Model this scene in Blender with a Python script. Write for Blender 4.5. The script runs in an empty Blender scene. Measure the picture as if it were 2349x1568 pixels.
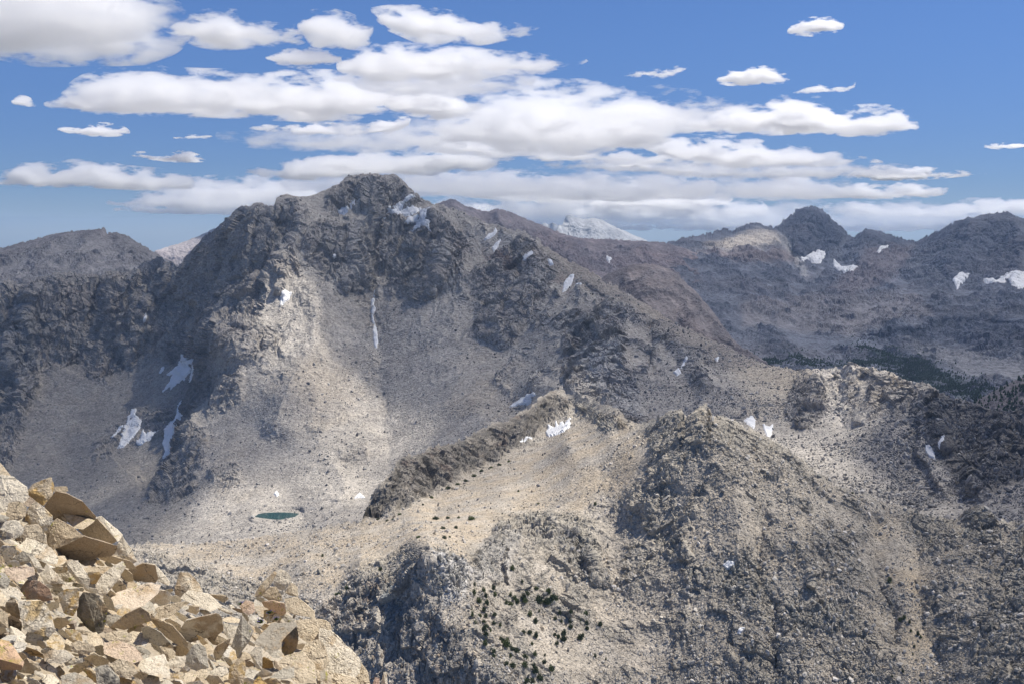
import bpy, math, random
import numpy as np
from mathutils import Vector

# ------------------------------------------------------------------ camera, world, sun, exposure
scene = bpy.context.scene
COL = scene.collection
RW, RH = 2349.0, 1568.0                 # units in which positions were measured on the photograph
FOC = 38.0 / 36.0 * RW
EYE = 533.0                             # height of the level line on the photograph
PITCH = math.atan((RH / 2 - EYE) / FOC)

cam_d = bpy.data.cameras.new('camera'); cam_d.lens = 38.0; cam_d.sensor_width = 36.0
cam_d.clip_start = 0.1; cam_d.clip_end = 400000.0
cam = bpy.data.objects.new('camera', cam_d); COL.objects.link(cam)
cam.location = (0, 0, 0); cam.rotation_euler = (math.pi / 2 - PITCH, 0, 0)
scene.camera = cam

SUN_EL, SUN_AZ = math.radians(61), math.radians(74)     # azimuth clockwise from the view direction (+Y)
SUN = np.array([math.sin(SUN_AZ) * math.cos(SUN_EL), math.cos(SUN_AZ) * math.cos(SUN_EL), math.sin(SUN_EL)])
world = bpy.data.worlds.new('World'); scene.world = world; world.use_nodes = True
wn = world.node_tree.nodes; wl = world.node_tree.links
sky = wn.new('ShaderNodeTexSky'); sky.sky_type = 'NISHITA'; sky.sun_disc = False
sky.sun_elevation = SUN_EL; sky.sun_rotation = SUN_AZ
sky.altitude = 3800; sky.air_density = 1.0; sky.dust_density = 0.05; sky.ozone_density = 4.0
hs = wn.new('ShaderNodeHueSaturation'); hs.inputs['Saturation'].default_value = 1.1; hs.inputs['Hue'].default_value = 0.506; hs.inputs['Value'].default_value = 1.0
wl.new(sky.outputs[0], hs.inputs['Color']); tn = wn.new('ShaderNodeVectorMath'); tn.operation = 'MULTIPLY'; tn.inputs[1].default_value = (0.88, 0.95, 1.03); wl.new(hs.outputs[0], tn.inputs[0]); 
wtc = wn.new('ShaderNodeTexCoord'); wsp = wn.new('ShaderNodeSeparateXYZ'); wl.new(wtc.outputs['Generated'], wsp.inputs[0])
wmr = wn.new('ShaderNodeMapRange'); wmr.interpolation_type = 'SMOOTHSTEP'; wmr.inputs['From Min'].default_value = -.02; wmr.inputs['From Max'].default_value = .24; wl.new(wsp.outputs[2], wmr.inputs['Value'])
wmx = wn.new('ShaderNodeMix'); wmx.data_type = 'RGBA'; wmx.inputs[6].default_value = (.50, .50, .58, 1); wmx.inputs[7].default_value = (1, 1, 1, 1); wl.new(wmr.outputs[0], wmx.inputs[0])   # clear air: the sky stays blue down to the horizon
tn2 = wn.new('ShaderNodeVectorMath'); tn2.operation = 'MULTIPLY'; wl.new(tn.outputs[0], tn2.inputs[0]); wl.new(wmx.outputs[2], tn2.inputs[1]); wl.new(tn2.outputs[0], wn['Background'].inputs[0]); wn['Background'].inputs[1].default_value = 0.098

sun_d = bpy.data.lights.new('sun', 'SUN'); sun_d.energy = 4.9; sun_d.angle = math.radians(0.5); sun_d.color = (1.0, 0.95, 0.87)
sun_o = bpy.data.objects.new('sun', sun_d); COL.objects.link(sun_o)
sun_o.rotation_euler = Vector(SUN).to_track_quat('Z', 'Y').to_euler()

vs = scene.view_settings
vs.view_transform = 'Standard'; vs.look = 'None'; vs.exposure = 0.25; vs.gamma = 1.0
cy = scene.cycles
cy.max_bounces = 18; cy.diffuse_bounces = 2; cy.glossy_bounces = 1; cy.transmission_bounces = 2
cy.volume_bounces = 16; cy.transparent_max_bounces = 48
cy.use_denoising = True
cy.volume_max_steps = 512

# ------------------------------------------------------------------ numpy helpers
def px_ray(x, y):
    """direction (unit in Y) of the line of sight through a measured point"""
    cx = (np.asarray(x, float) - RW / 2) / FOC; cv = -(np.asarray(y, float) - RH / 2) / FOC
    c, s = math.cos(PITCH), math.sin(PITCH)
    yy = c + cv * s; zz = -s + cv * c
    return cx / yy, zz / yy
def at(x, y, Y):
    rx, rz = px_ray(x, y)
    return np.stack([rx * Y, np.asarray(Y, float) * np.ones_like(rx), rz * Y], -1)
def to_px(P):
    """inverse of at()"""
    c, s = math.cos(PITCH), math.sin(PITCH)
    X, Y, Z = P[..., 0], P[..., 1], P[..., 2]
    d = Y * c - Z * s; v = Y * s + Z * c
    return RW / 2 + X / d * FOC, RH / 2 - v / d * FOC

_rs = np.random.RandomState(11); PERM = np.tile(_rs.permutation(4096).astype(np.int16), 2)
def hash3(ix, iy, iz, seed=0):
    return PERM[(PERM[(PERM[(ix + seed * 131) & 4095] + iy) & 4095].astype(np.int32) + iz) & 4095]
def rnd3(ix, iy, iz, seed=0):
    f = lambda q: np.asarray(q).astype(np.int32)
    return hash3(f(ix), f(iy), f(iz), seed).astype(np.float32) / 4095.0
_g = np.random.RandomState(7).normal(size=(4096, 3)); _g /= np.linalg.norm(_g, axis=1)[:, None]; GR = (_g * 1.6).astype(np.float32)
def perlin(x, y, z, seed=0):
    x, y, z = np.broadcast_arrays(*(np.asarray(q, np.float64) for q in (x, y, z)))
    fx, fy, fz = np.floor(x), np.floor(y), np.floor(z)
    ix, iy, iz = fx.astype(np.int32), fy.astype(np.int32), fz.astype(np.int32)
    dx, dy, dz = (x - fx).astype(np.float32), (y - fy).astype(np.float32), (z - fz).astype(np.float32)
    u = dx * dx * dx * (dx * (dx * 6 - 15) + 10); v = dy * dy * dy * (dy * (dy * 6 - 15) + 10); w = dz * dz * dz * (dz * (dz * 6 - 15) + 10)
    out = 0
    for a in (0, 1):
        wa = u if a else 1 - u; pa = PERM[(ix + a + seed * 131) & 4095]
        for b in (0, 1):
            wb = wa * (v if b else 1 - v); pb = PERM[(pa + iy + b) & 4095].astype(np.int32)
            for c in (0, 1):
                g = GR[PERM[(pb + iz + c) & 4095]]
                out = out + wb * (w if c else 1 - w) * (g[..., 0] * (dx - a) + g[..., 1] * (dy - b) + g[..., 2] * (dz - c))
    return out
def fbm(P, size, octv=4, gain=0.5, seed=0, an=(1, 1, 1), ridged=False):
    """P (...,3) in metres, size = metres per first-octave cell; about -1..1"""
    out = 0; a = 1.0; tot = 0
    for o in range(octv):
        k = 2.03 ** o / size
        n = perlin(P[..., 0] * k * an[0] + o * 17.3, P[..., 1] * k * an[1] - o * 5.1, P[..., 2] * k * an[2] + o * 3.7, seed + o)
        if ridged: n = 1 - 2.2 * np.abs(n)
        out = out + a * n; tot += a; a *= gain
    return out / tot
def blocks(P, size, seed=0, an=(1, 1, 1), warp=0.5, rot=0.6):
    """random step per jointed block"""
    c, s = math.cos(rot), math.sin(rot)
    X = P[..., 0] * c - P[..., 1] * s; Y = P[..., 0] * s + P[..., 1] * c; Z = P[..., 2]
    w1 = perlin(P[..., 0] / size / 2.3, P[..., 1] / size / 2.3, P[..., 2] / size / 4, seed + 50) * warp * 1.6
    w2 = perlin(P[..., 0] / size / 2.0, P[..., 1] / size / 2.0, P[..., 2] / size / 3, seed + 51) * warp * 1.6
    i = np.floor(X / size * an[0] + w1 + 0.25 * Z / size * an[2]); j = np.floor(Y / size * an[1] + w2); k = np.floor(Z / size * an[2] + w1 - w2 + rnd3(i, j, i, seed) * 3)
    return rnd3(i, j, k, seed) * 2 - 1
def facets(P, size, seed=0, an=(1, 1, 1), warp=.45, rot=.6, tilt=1.0):
    """jointed rock: every block a flat face of its own height and tilt"""
    c, s = math.cos(rot), math.sin(rot); X = P[..., 0] * c - P[..., 1] * s; Y = P[..., 0] * s + P[..., 1] * c; Z = P[..., 2]
    w1 = perlin(P[..., 0] / size / 2.6, P[..., 1] / size / 2.6, Z / size / 4.5, seed + 60) * warp * 1.6; w2 = perlin(P[..., 0] / size / 2.2, P[..., 1] / size / 2.2, Z / size / 3.6, seed + 61) * warp * 1.6
    a = X / size * an[0] + w1 + .2 * Z / size * an[2]; b = Y / size * an[1] + w2; i, j = np.floor(a), np.floor(b); q = Z / size * an[2] + .5 * w1 - w2 + rnd3(i, j, i, seed) * 3; k = np.floor(q)
    r = lambda m: rnd3(i, j, k, seed + m) - .5
    return 1.1 * r(0) + tilt * ((a - i - .5) * 1.5 * r(1) + (b - j - .5) * 1.5 * r(2) + (q - k - .5) * 1.8 * r(3))
def sstep(a, b, x):
    t = np.clip((x - a) / (b - a), 0, 1); return t * t * (3 - 2 * t)
def poly_sd(x, y, poly):
    """signed distance to a polygon, negative inside"""
    p = np.asarray(poly, float); n = len(p); d = np.full(x.shape, 1e9); ins = np.zeros(x.shape, bool)
    for i in range(n):
        a, b = p[i], p[(i + 1) % n]; e = b - a
        t = np.clip(((x - a[0]) * e[0] + (y - a[1]) * e[1]) / (e @ e + 1e-9), 0, 1)
        d = np.minimum(d, (x - a[0] - t * e[0]) ** 2 + (y - a[1] - t * e[1]) ** 2)
        ins ^= ((a[1] > y) != (b[1] > y)) & (x < (b[0] - a[0]) * (y - a[1]) / (b[1] - a[1] + 1e-12) + a[0])
    d = np.sqrt(d)
    return np.where(ins, -d, d)
def line_d(x, y, pts):
    """signed distance to a polyline (negative on its left on the photo when it runs downwards) and position along it"""
    p = np.asarray(pts, float); best = np.full(x.shape, 1e18); sg = np.zeros(x.shape); tt = np.zeros(x.shape)
    L = np.r_[0, np.cumsum(np.hypot(*np.diff(p, axis=0).T))]
    for i in range(len(p) - 1):
        a, e = p[i], p[i + 1] - p[i]; l2 = e @ e
        t = np.clip(((x - a[0]) * e[0] + (y - a[1]) * e[1]) / l2, 0, 1)
        d = (x - a[0] - t * e[0]) ** 2 + (y - a[1] - t * e[1]) ** 2
        m = d < best
        best = np.where(m, d, best); cr = e[1] * (x - a[0]) - e[0] * (y - a[1])
        sg = np.where(m, np.sign(cr), sg); tt = np.where(m, (L[i] + t * math.sqrt(l2)) / L[-1], tt)
    return np.sqrt(best) * sg, tt
def rbf(ctrl, x, y):
    """smooth interpolation of log distance through (x, y, Y) points"""
    c = np.asarray(ctrl, float); s = 200.0; X = c[:, :2] / s; v = np.log(c[:, 2]); n = len(c)
    r = np.hypot(X[:, None, 0] - X[None, :, 0], X[:, None, 1] - X[None, :, 1])
    A = np.zeros((n + 3, n + 3)); A[:n, :n] = r ** 1.4 - np.eye(n) * 0.01; A[:n, n] = 1; A[:n, n + 1:] = X; A[n:, :n] = A[:n, n:].T
    w = np.linalg.solve(A, np.r_[v, 0, 0, 0])
    out = np.empty(x.size); xf, yf = x.ravel() / s, y.ravel() / s
    for k in range(0, x.size, 200000):
        sl = slice(k, k + 200000)
        d = np.hypot(xf[sl, None] - X[None, :, 0], yf[sl, None] - X[None, :, 1]) ** 1.4
        out[sl] = d @ w[:n] + w[n] + xf[sl] * w[n + 1] + yf[sl] * w[n + 2]
    return np.exp(out).reshape(x.shape)

# ------------------------------------------------------------------ object helpers
def mesh_obj(name, V, F, mat, col=None, smooth=False, parent=None):
    """V (n,3), F (m,3|4) int array"""
    me = bpy.data.meshes.new(name)
    V = np.asarray(V, np.float32); F = np.asarray(F, np.int32); k = F.shape[1]
    me.vertices.add(len(V)); me.vertices.foreach_set('co', V.ravel())
    me.loops.add(F.size); me.loops.foreach_set('vertex_index', F.ravel())
    me.polygons.add(len(F)); me.polygons.foreach_set('loop_start', np.arange(0, F.size, k, dtype=np.int32))
    if smooth is not None:
        me.polygons.foreach_set('use_smooth', np.full(len(F), bool(smooth)))
    me.update(calc_edges=True)
    if col is not None:
        at_ = me.color_attributes.new('col', 'FLOAT_COLOR', 'POINT')
        c4 = np.ones((len(V), 4), np.float32); c4[:, :3] = col
        at_.data.foreach_set('color', c4.ravel())
    if mat is not None: me.materials.append(mat)
    o = bpy.data.objects.new(name, me); COL.objects.link(o)
    if parent: o.parent = parent
    return o
def tag(o, label=None, cat=None, group=None, kind=None):
    if label: o['label'] = label
    if cat: o['category'] = cat
    if group: o['group'] = group
    if kind: o['kind'] = kind
    return o
def grid_faces(ny, nx):
    i = np.arange(ny * nx, dtype=np.int32).reshape(ny, nx)
    return np.stack([i[:-1, :-1], i[1:, :-1], i[1:, 1:], i[:-1, 1:]], -1).reshape(-1, 4)
def nodes(mat):
    mat.use_nodes = True; return mat.node_tree.nodes, mat.node_tree.links

def terrain_mat(name, m, bump=0.6, speck=0.5, boulder=0.5, rough=0.9):
    """rock surface: colour attribute times speckle; m = metres of the smallest stones"""
    mat = bpy.data.materials.new(name); n, l = nodes(mat); b = n['Principled BSDF']
    b.inputs['Roughness'].default_value = rough; b.inputs['Specular IOR Level'].default_value = 0.15
    a = n.new('ShaderNodeAttribute'); a.attribute_name = 'col'
    tc = n.new('ShaderNodeTexCoord')
    def noise(scale, det, rg=0.6):
        t = n.new('ShaderNodeTexNoise'); t.inputs['Scale'].default_value = scale; t.inputs['Detail'].default_value = det; t.inputs['Roughness'].default_value = rg
        l.new(tc.outputs['Object'], t.inputs['Vector']); return t
    def math_(op, x, y):
        t = n.new('ShaderNodeMath'); t.operation = op
        for k, q in enumerate((x, y)):
            if isinstance(q, (int, float)): t.inputs[k].default_value = q
            else: l.new(q, t.inputs[k])
        return t.outputs[0]
    v = n.new('ShaderNodeTexVoronoi'); v.inputs['Scale'].default_value = 1 / (m * 1.6); l.new(tc.outputs['Object'], v.inputs['Vector'])
    v2 = n.new('ShaderNodeTexVoronoi'); v2.inputs['Scale'].default_value = 1 / (m * 4.5); l.new(tc.outputs['Object'], v2.inputs['Vector'])
    n1 = noise(1 / (m * 2.2), 4, 0.7); n2 = noise(1 / (m * 30), 4)
    sp = n.new('ShaderNodeSeparateColor'); l.new(v.outputs['Color'], sp.inputs[0])
    sp2 = n.new('ShaderNodeSeparateColor'); l.new(v2.outputs['Color'], sp2.inputs[0])
    f = math_('ADD', math_('MULTIPLY', math_('SUBTRACT', sp.outputs[0], 0.5), speck * 0.9), math_('MULTIPLY', math_('SUBTRACT', n1.outputs[0], 0.5), speck * 1.3))
    f = math_('ADD', f, math_('MULTIPLY', math_('SUBTRACT', sp2.outputs[0], 0.5), speck * 0.45))
    f = math_('ADD', f, math_('MULTIPLY', math_('SUBTRACT', n2.outputs[0], 0.5), 0.5))
    f = math_('ADD', f, 1.0)
    mx = n.new('ShaderNodeVectorMath'); mx.operation = 'SCALE'; l.new(a.outputs['Color'], mx.inputs[0]); l.new(f, mx.inputs['Scale'])
    l.new(mx.outputs[0], b.inputs['Base Color'])
    h = math_('ADD', math_('MULTIPLY', math_('SUBTRACT', 1.0, v.outputs['Distance']), boulder * m), math_('MULTIPLY', n1.outputs[0], m * 1.6))
    h = math_('ADD', h, math_('MULTIPLY', math_('SUBTRACT', 1.0, v2.outputs['Distance']), boulder * m * 1.3))
    bp = n.new('ShaderNodeBump'); bp.inputs['Strength'].default_value = bump; bp.inputs['Distance'].default_value = 1.0
    l.new(h, bp.inputs['Height']); l.new(bp.outputs[0], b.inputs['Normal'])
    return mat
# ------------------------------------------------------------------ terrain sheets
SHEETS = {}
def smooth_rows(A, k):
    for _ in range(k):
        B = A.copy()
        B[1:-1] = (A[:-2] + 2 * A[1:-1] + A[2:]) / 4; A = B.copy()
        A[:, 1:-1] = (B[:, :-2] + 2 * B[:, 1:-1] + B[:, 2:]) / 4
    return A
def grid_normals(P):
    du = np.gradient(P, axis=1); dv = np.gradient(P, axis=0)
    N = np.cross(du, -dv); N /= np.linalg.norm(N, axis=-1, keepdims=True) + 1e-9
    flip = (N * P).sum(-1) > 0                       # towards the camera side
    N[flip] *= -1
    return N
def sheet(name, sky, bot, ctrl, x0, x1, nx, ny, detail, colour, mat, steps=(), ribs=(), rock=(), jag=(), pre=None, back=0.9, backlen=None, label=None, pw=1.0):
    sky = np.asarray(sky, float); bot = np.asarray(bot, float)
    xs = np.linspace(x0, x1, nx)                     # a coarser margin carries the ground on beyond both sides
    if x0 <= -80: xs = np.concatenate([np.linspace(-460, x0, 60)[:-1], xs])
    if x1 >= 2420: xs = np.concatenate([xs, np.linspace(x1, 2800, 60)[1:]])
    nx = len(xs)
    top = np.interp(xs, sky[:, 0], sky[:, 1]); topY = np.interp(xs, sky[:, 0], sky[:, 2]); b = np.interp(xs, bot[:, 0], bot[:, 1])
    jagd = np.zeros(nx)
    for (amp, wid, sd) in jag:                       # broken crest
        k = np.floor(xs / wid + perlin(xs / wid / 3, xs * 0, xs * 0, sd) * 1.5)
        jagd = jagd + amp * (rnd3(k.astype(int), k.astype(int) * 0, k.astype(int) * 0, sd) * 2 - 1) * (0.5 + rnd3(np.floor(xs / wid / 6).astype(int), k.astype(int) * 0, k.astype(int) * 0, sd + 3))
    v = np.linspace(0, 1, ny) ** pw
    X = np.broadcast_to(xs, (ny, nx)).copy(); Yp = top[None] + (b - top)[None] * v[:, None]
    Yp = Yp + jagd[None] * np.exp(-(Yp - top[None]) / 8.0)
    ridge = [(x, y + 1.0, Y) for x, y, Y in zip(np.linspace(x0, x1, 46), np.interp(np.linspace(x0, x1, 46), sky[:, 0], sky[:, 1]), np.interp(np.linspace(x0, x1, 46), sky[:, 0], sky[:, 2]))]
    D = rbf(list(ctrl) + ridge, X, Yp)
    if pre is not None: D = pre(X, Yp, D)
    wx = X + 7 * perlin(X / 37, Yp / 37, X * 0, 90) + 3 * perlin(X / 11, Yp / 11, X * 0, 91)
    wy = Yp + 7 * perlin(X / 37, Yp / 37, X * 0, 92) + 3 * perlin(X / 11, Yp / 11, X * 0, 93)
    for (pl, h, w, L) in steps:                      # ground to the left of the line stands back
        d, t = line_d(wx, wy, pl); e = sstep(0, .06, t) * sstep(1.0, .9, t)
        dl = np.maximum(-d, 0)
        D = D + h * e * (1 - np.exp(-dl / w)) * np.exp(-dl / L)
    bx, by = wx + 26 * perlin(X / 95, Yp / 95, X * 0, 95), wy + 20 * perlin(X / 95, Yp / 95, X * 0, 96)
    for (pl, h, wl_, wr) in ribs:                    # spurs (h > 0) and gullies (h < 0)
        d, t = line_d(bx, by, pl); e = sstep(-.01, .12, t) * sstep(1.01, .85, t)
        pr = np.where(d < 0, np.maximum(0, 1 + d / wl_), np.maximum(0, 1 - d / wr))
        D = D - h * e * pr ** 1.25
    M = np.zeros_like(D)
    for pl in rock:
        if len(pl) == 2: pl, val = pl
        else: val = 1.0
        pp = np.asarray(pl, float)
        sel = (X > pp[:, 0].min() - 60) & (X < pp[:, 0].max() + 60) & (Yp > pp[:, 1].min() - 60) & (Yp < pp[:, 1].max() + 60)
        M[sel] = np.maximum(M[sel], val * sstep(9, -9, poly_sd(wx[sel], wy[sel], pl)))
    P = at(X, Yp, D)
    N = grid_normals(smooth_rows(P, 6))
    c = detail(P, N, X, Yp, M)
    d, extra = c
    fade = np.minimum(1, 0.10 + np.arange(ny) / 34.0)[:, None]
    P2 = P + N * (d * fade)[..., None]
    N2 = grid_normals(P2)
    C = colour(P2, N2, X, Yp, M, extra)
    # far side of the mountain
    L = backlen or 0.25 * topY.mean(); dirv = P2[0] / np.linalg.norm(P2[0, :, :2], axis=-1)[:, None]; dirv[:, 2] = 0
    rows = []
    for k, t in enumerate((0.03, 0.12, 0.35, 1.0)):
        rows.append(P2[0] + dirv * (L * t) + np.array([0, 0, -1.0]) * (L * t * back) + (fbm(P2[0] + k * 50, L * .2, 3) * L * .02 * t)[:, None] * np.array([0, 0, 1.0]))
    BK = np.stack(rows[::-1]); full = np.concatenate([BK, P2]); Cf = np.concatenate([np.repeat(C[:1], 4, 0), C])
    o = mesh_obj(name, full.reshape(-1, 3), grid_faces(ny + 4, nx)[:, ::-1], mat, Cf.reshape(-1, 3), smooth=False)
    tag(o, kind='structure', label=label, cat='mountain')
    SHEETS[name] = dict(P=P2, N=N2, X=X, Y=Yp, xs=xs, top=top, bot=b, M=M, ny=ny, nx=nx, v=v, pw=pw, obj=o)
    return SHEETS[name]
def mixc(a, b, t):
    t = np.asarray(t)[..., None]; return np.asarray(a) * (1 - t) + np.asarray(b) * t

GREY = np.array([.262, .238, .208]); LITE = np.array([.405, .368, .318]); TAN = np.array([.41, .345, .262]); DARK = np.array([.15, .14, .13]); RUST = np.array([.20, .12, .085]); PALE = np.array([.47, .45, .42])

# ---------- main mountain with the left cirque wall and the right cirque
main_sky = [(-80,668,3250),(0,655,3300),(20,640,3300),(45,655,3320),(80,641,3330),(110,628,3340),(150,623,3350),(200,630,3350),(225,631,3360),(250,623,3370),(300,625,3380),(330,606,3360),(360,592,3350),(385,598,3320),(403,609,3300),(415,606,3250),(440,574,3200),(470,541,3150),(500,520,3100),(520,500,3050),(545,480,3000),(570,471,3000),(600,467,3000),(628,476,3020),(635,455,3020),(660,447,3030),(690,452,3060),(720,448,3080),(760,432,3130),(780,420,3150),(800,404,3180),(830,400,3200),(860,397,3200),(880,402,3200),(900,399,3200),(925,413,3190),(945,435,3170),(965,455,3150),(1000,470,3120),(1040,477,3100),(1080,495,3060),(1120,514,3020),(1150,520,3000),(1200,531,2950),(1240,556,2900),(1290,590,2820),(1350,620,2720),(1400,650,2640),(1450,680,2570),(1500,710,2500),(1560,745,2400),(1620,771,2300),(1680,801,2200),(1720,820,2150),(1760,835,2080),(1810,845,2000),(1870,846,1950),(1930,842,1880),(1975,838,1830),(2000,846,1800),(2020,853,1770),(2045,852,1740),(2070,868,1710),(2100,880,1680),(2130,878,1650),(2160,905,1610),(2190,916,1590),(2230,921,1560),(2260,936,1530),(2290,940,1510),(2310,946,1490),(2349,927,1450),(2420,900,1400)]
main_bot = [(-80,1420),(600,1400),(800,1290),(900,1200),(1000,1120),(1200,1040),(1300,1010),(1480,1060),(1700,1080),(1900,1200),(2100,1270),(2420,1300)]
main_ctrl = [(-60,900,3080),(0,900,3080),(100,865,3110),(200,870,3080),(300,850,3080),(60,1000,2830),(150,1050,2700),(100,1120,2480),(400,830,2930),(400,940,2720),(330,1000,2650),(290,1080,2440),(420,720,3080),(60,1250,2150),(250,1300,1850),(450,1380,1550),
 (345,1140,2230),(430,990,2420),(500,770,2600),(620,590,2810),(560,690,2740),(600,800,2580),(600,1000,2330),(600,1130,2060),(635,1182,1950),(690,1190,1930),(520,1190,1960),(640,1260,1700),(700,560,2880),(700,750,2680),(720,900,2460),(740,1050,2160),(740,1150,1960),
 (860,480,3140),(860,600,2990),(860,750,2720),(860,900,2470),(900,1000,2280),(850,1100,2060),(800,1180,1860),(780,1260,1650),(1000,560,2960),(1000,690,2740),(1050,850,2400),(1100,950,2150),(1000,1030,2080),(1180,930,2160),(1160,650,2770),(1250,700,2590),(1200,820,2400),
 (1400,700,2470),(1340,825,2140),(1310,895,1920),(1420,880,1960),(1450,970,1740),(1550,900,1890),(1500,800,2130),(1650,930,1740),(1750,1010,1540),(1600,830,2120),(1700,880,1920),(1620,1020,1560),
 (1870,900,1800),(1850,970,1640),(1950,1000,1520),(1900,1090,1390),(2050,1110,1350),(2050,990,1470),(2130,1000,1470),(2160,950,1540),(2200,1130,1270),(2290,1090,1270),(2349,1010,1370),(2349,1130,1200),(2150,1190,1180),(2349,1250,1050),(1950,1180,1230)]
main_steps = [([(690,470),(688,530),(640,590),(615,645),(598,735),(500,745),(488,800),(472,900),(448,960),(405,1060),(345,1130),(325,1150)],110,14,90),
 ([(560,470),(548,560),(520,640),(470,720),(440,800)],50,10,60),
 ([(330,610),(245,700),(215,830),(205,870)],60,12,60),
 ([(455,690),(440,760),(420,850)],40,10,50),
 ([(2010,850),(1975,890),(1960,950)],35,8,50),([(1850,850),(1815,900),(1808,975)],30,7,40),([(2170,905),(2120,960),(2110,1040),(2180,1150)],45,10,60),
 ([(1405,680),(1360,760),(1325,830),(1290,900)],55,8,55)]
main_ribs = [([(860,400),(850,480),(800,560),(790,680)],70,60,60),([(985,470),(1000,560),(990,690)],60,60,50),([(880,520),(870,600),(858,700),(862,800)],-22,45,45),
 ([(1240,550),(1200,650),(1110,800)],50,50,60),([(760,640),(720,760),(660,900),(600,1010)],45,70,90),([(600,640),(560,700),(540,760)],30,30,30),
 ([(1480,735),(1500,800),(1490,880)],-45,50,50),([(1580,770),(1570,840),(1640,900)],40,40,50),([(1860,850),(1860,930),(1840,990)],30,30,40),([(2005,846),(1990,900),(1965,990)],25,25,40),
 ([(1930,845),(1925,900),(1930,1000)],-18,35,35),([(2130,880),(2150,960),(2170,1050)],28,35,45),([(2330,930),(2270,1050),(2230,1150)],45,40,60),([(100,640),(60,740),(80,850)],40,40,40),([(10,760),(30,850),(60,950)],60,40,50),([(255,640),(270,720),(290,830)],35,30,40),([(330,680),(310,770),(300,850)],30,30,30),
 ([(760,1050),(790,1100),(770,1160)],14,30,40),([(860,700),(880,900),(890,1080)],-10,30,30)]
main_rock = [[(-80,650),(45,655),(110,627),(200,630),(330,605),(405,608),(440,575),(475,600),(430,700),(400,810),(330,835),(290,850),(240,880),(200,860),(160,830),(100,860),(70,930),(20,1100),(-80,1150)],
 [(440,575),(545,480),(600,467),(680,460),(700,530),(640,590),(615,640),(600,730),(560,745),(500,745),(480,880),(450,960),(340,1150),(370,1150),(400,1030),(430,900),(445,850),(380,830),(420,700)],
 [(780,420),(860,397),(925,412),(980,460),(950,480),(880,512),(830,480),(790,500),(740,480),(745,445)],
 [(900,560),(990,480),(1080,560),(1060,660),(1000,685),(960,690),(900,670),(880,600)],
 ([(740,520),(800,520),(850,580),(840,660),(790,680),(750,640)],.8),([(1090,620),(1200,540),(1290,600),(1250,700),(1170,800),(1090,780),(1080,700)],.75),
 [(1290,770),(1400,690),(1445,700),(1430,800),(1480,970),(1440,965),(1380,925),(1300,890),(1290,850)],
 ([(1440,700),(1560,750),(1660,795),(1600,840),(1500,790)],.8),([(1550,820),(1600,830),(1640,900),(1590,900)],.8),
 [(1820,870),(1870,855),(1900,920),(1880,975),(1830,985),(1808,930)],([(1930,880),(1975,850),(1960,930),(1935,940)],.7),
 [(2000,848),(2130,878),(2260,935),(2420,905),(2420,1060),(2260,1130),(2200,1150),(2170,1060),(2110,980),(2060,950),(1985,970)],
 ([(330,1150),(440,970),(475,985),(470,1060),(440,1130),(400,1150)],.9),([(480,1080),(540,1060),(560,1110),(490,1120)],.6),([(700,980),(760,970),(730,1010)],.5),([(770,1030),(840,1020),(850,1070),(790,1090)],.6),([(490,750),(620,740),(640,800),(560,840),(490,830)],.7),([(470,860),(560,840),(560,920),(480,960)],.7),([(210,1010),(330,940),(320,1010),(220,1060)],.5),([(330,950),(400,930),(390,1000),(330,1010)],.7)]
LAKE = [(584,1184),(592,1178),(610,1175),(640,1174),(668,1175),(687,1177),(676,1184),(655,1188),(640,1191),(622,1189),(603,1187)]
LAKE_Z = float(at(635, 1182, 1950)[2])
FANS = [[(870,690),(960,700),(1080,700),(1110,800),(1120,900),(1040,960),(900,960),(880,850),(860,760)],[(700,620),(800,690),(850,720),(850,900),(760,950),(660,860),(640,740)],[(560,1080),(900,1060),(860,1200),(500,1240)],[(1420,940),(1540,830),(1620,900),(1700,960),(1640,1000)],[(1880,990),(1960,960),(2060,980),(2130,1040),(2160,1160),(1980,1160)],[(80,1080),(330,1040),(330,1150),(200,1300),(60,1250)],[(170,900),(240,880),(230,1010),(180,1080),(150,1000)],[(1700,830),(1830,850),(1800,960),(1740,1000),(1680,900)]]
def main_pre(X, Y, D):
    sel = (np.abs(X - 635) < 110) & (np.abs(Y - 1182) < 40); x, y = X[sel], Y[sel]
    sd = poly_sd(x, y, LAKE); zt = LAKE_Z + np.where(sd < 0, np.maximum(sd, -4) * .8, np.minimum(sd, 14) * .25); w = sstep(16, 5, sd)
    D = D.copy(); D[sel] = D[sel] * (1 - w) + w * zt / px_ray(x, y)[1]
    return D
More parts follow.
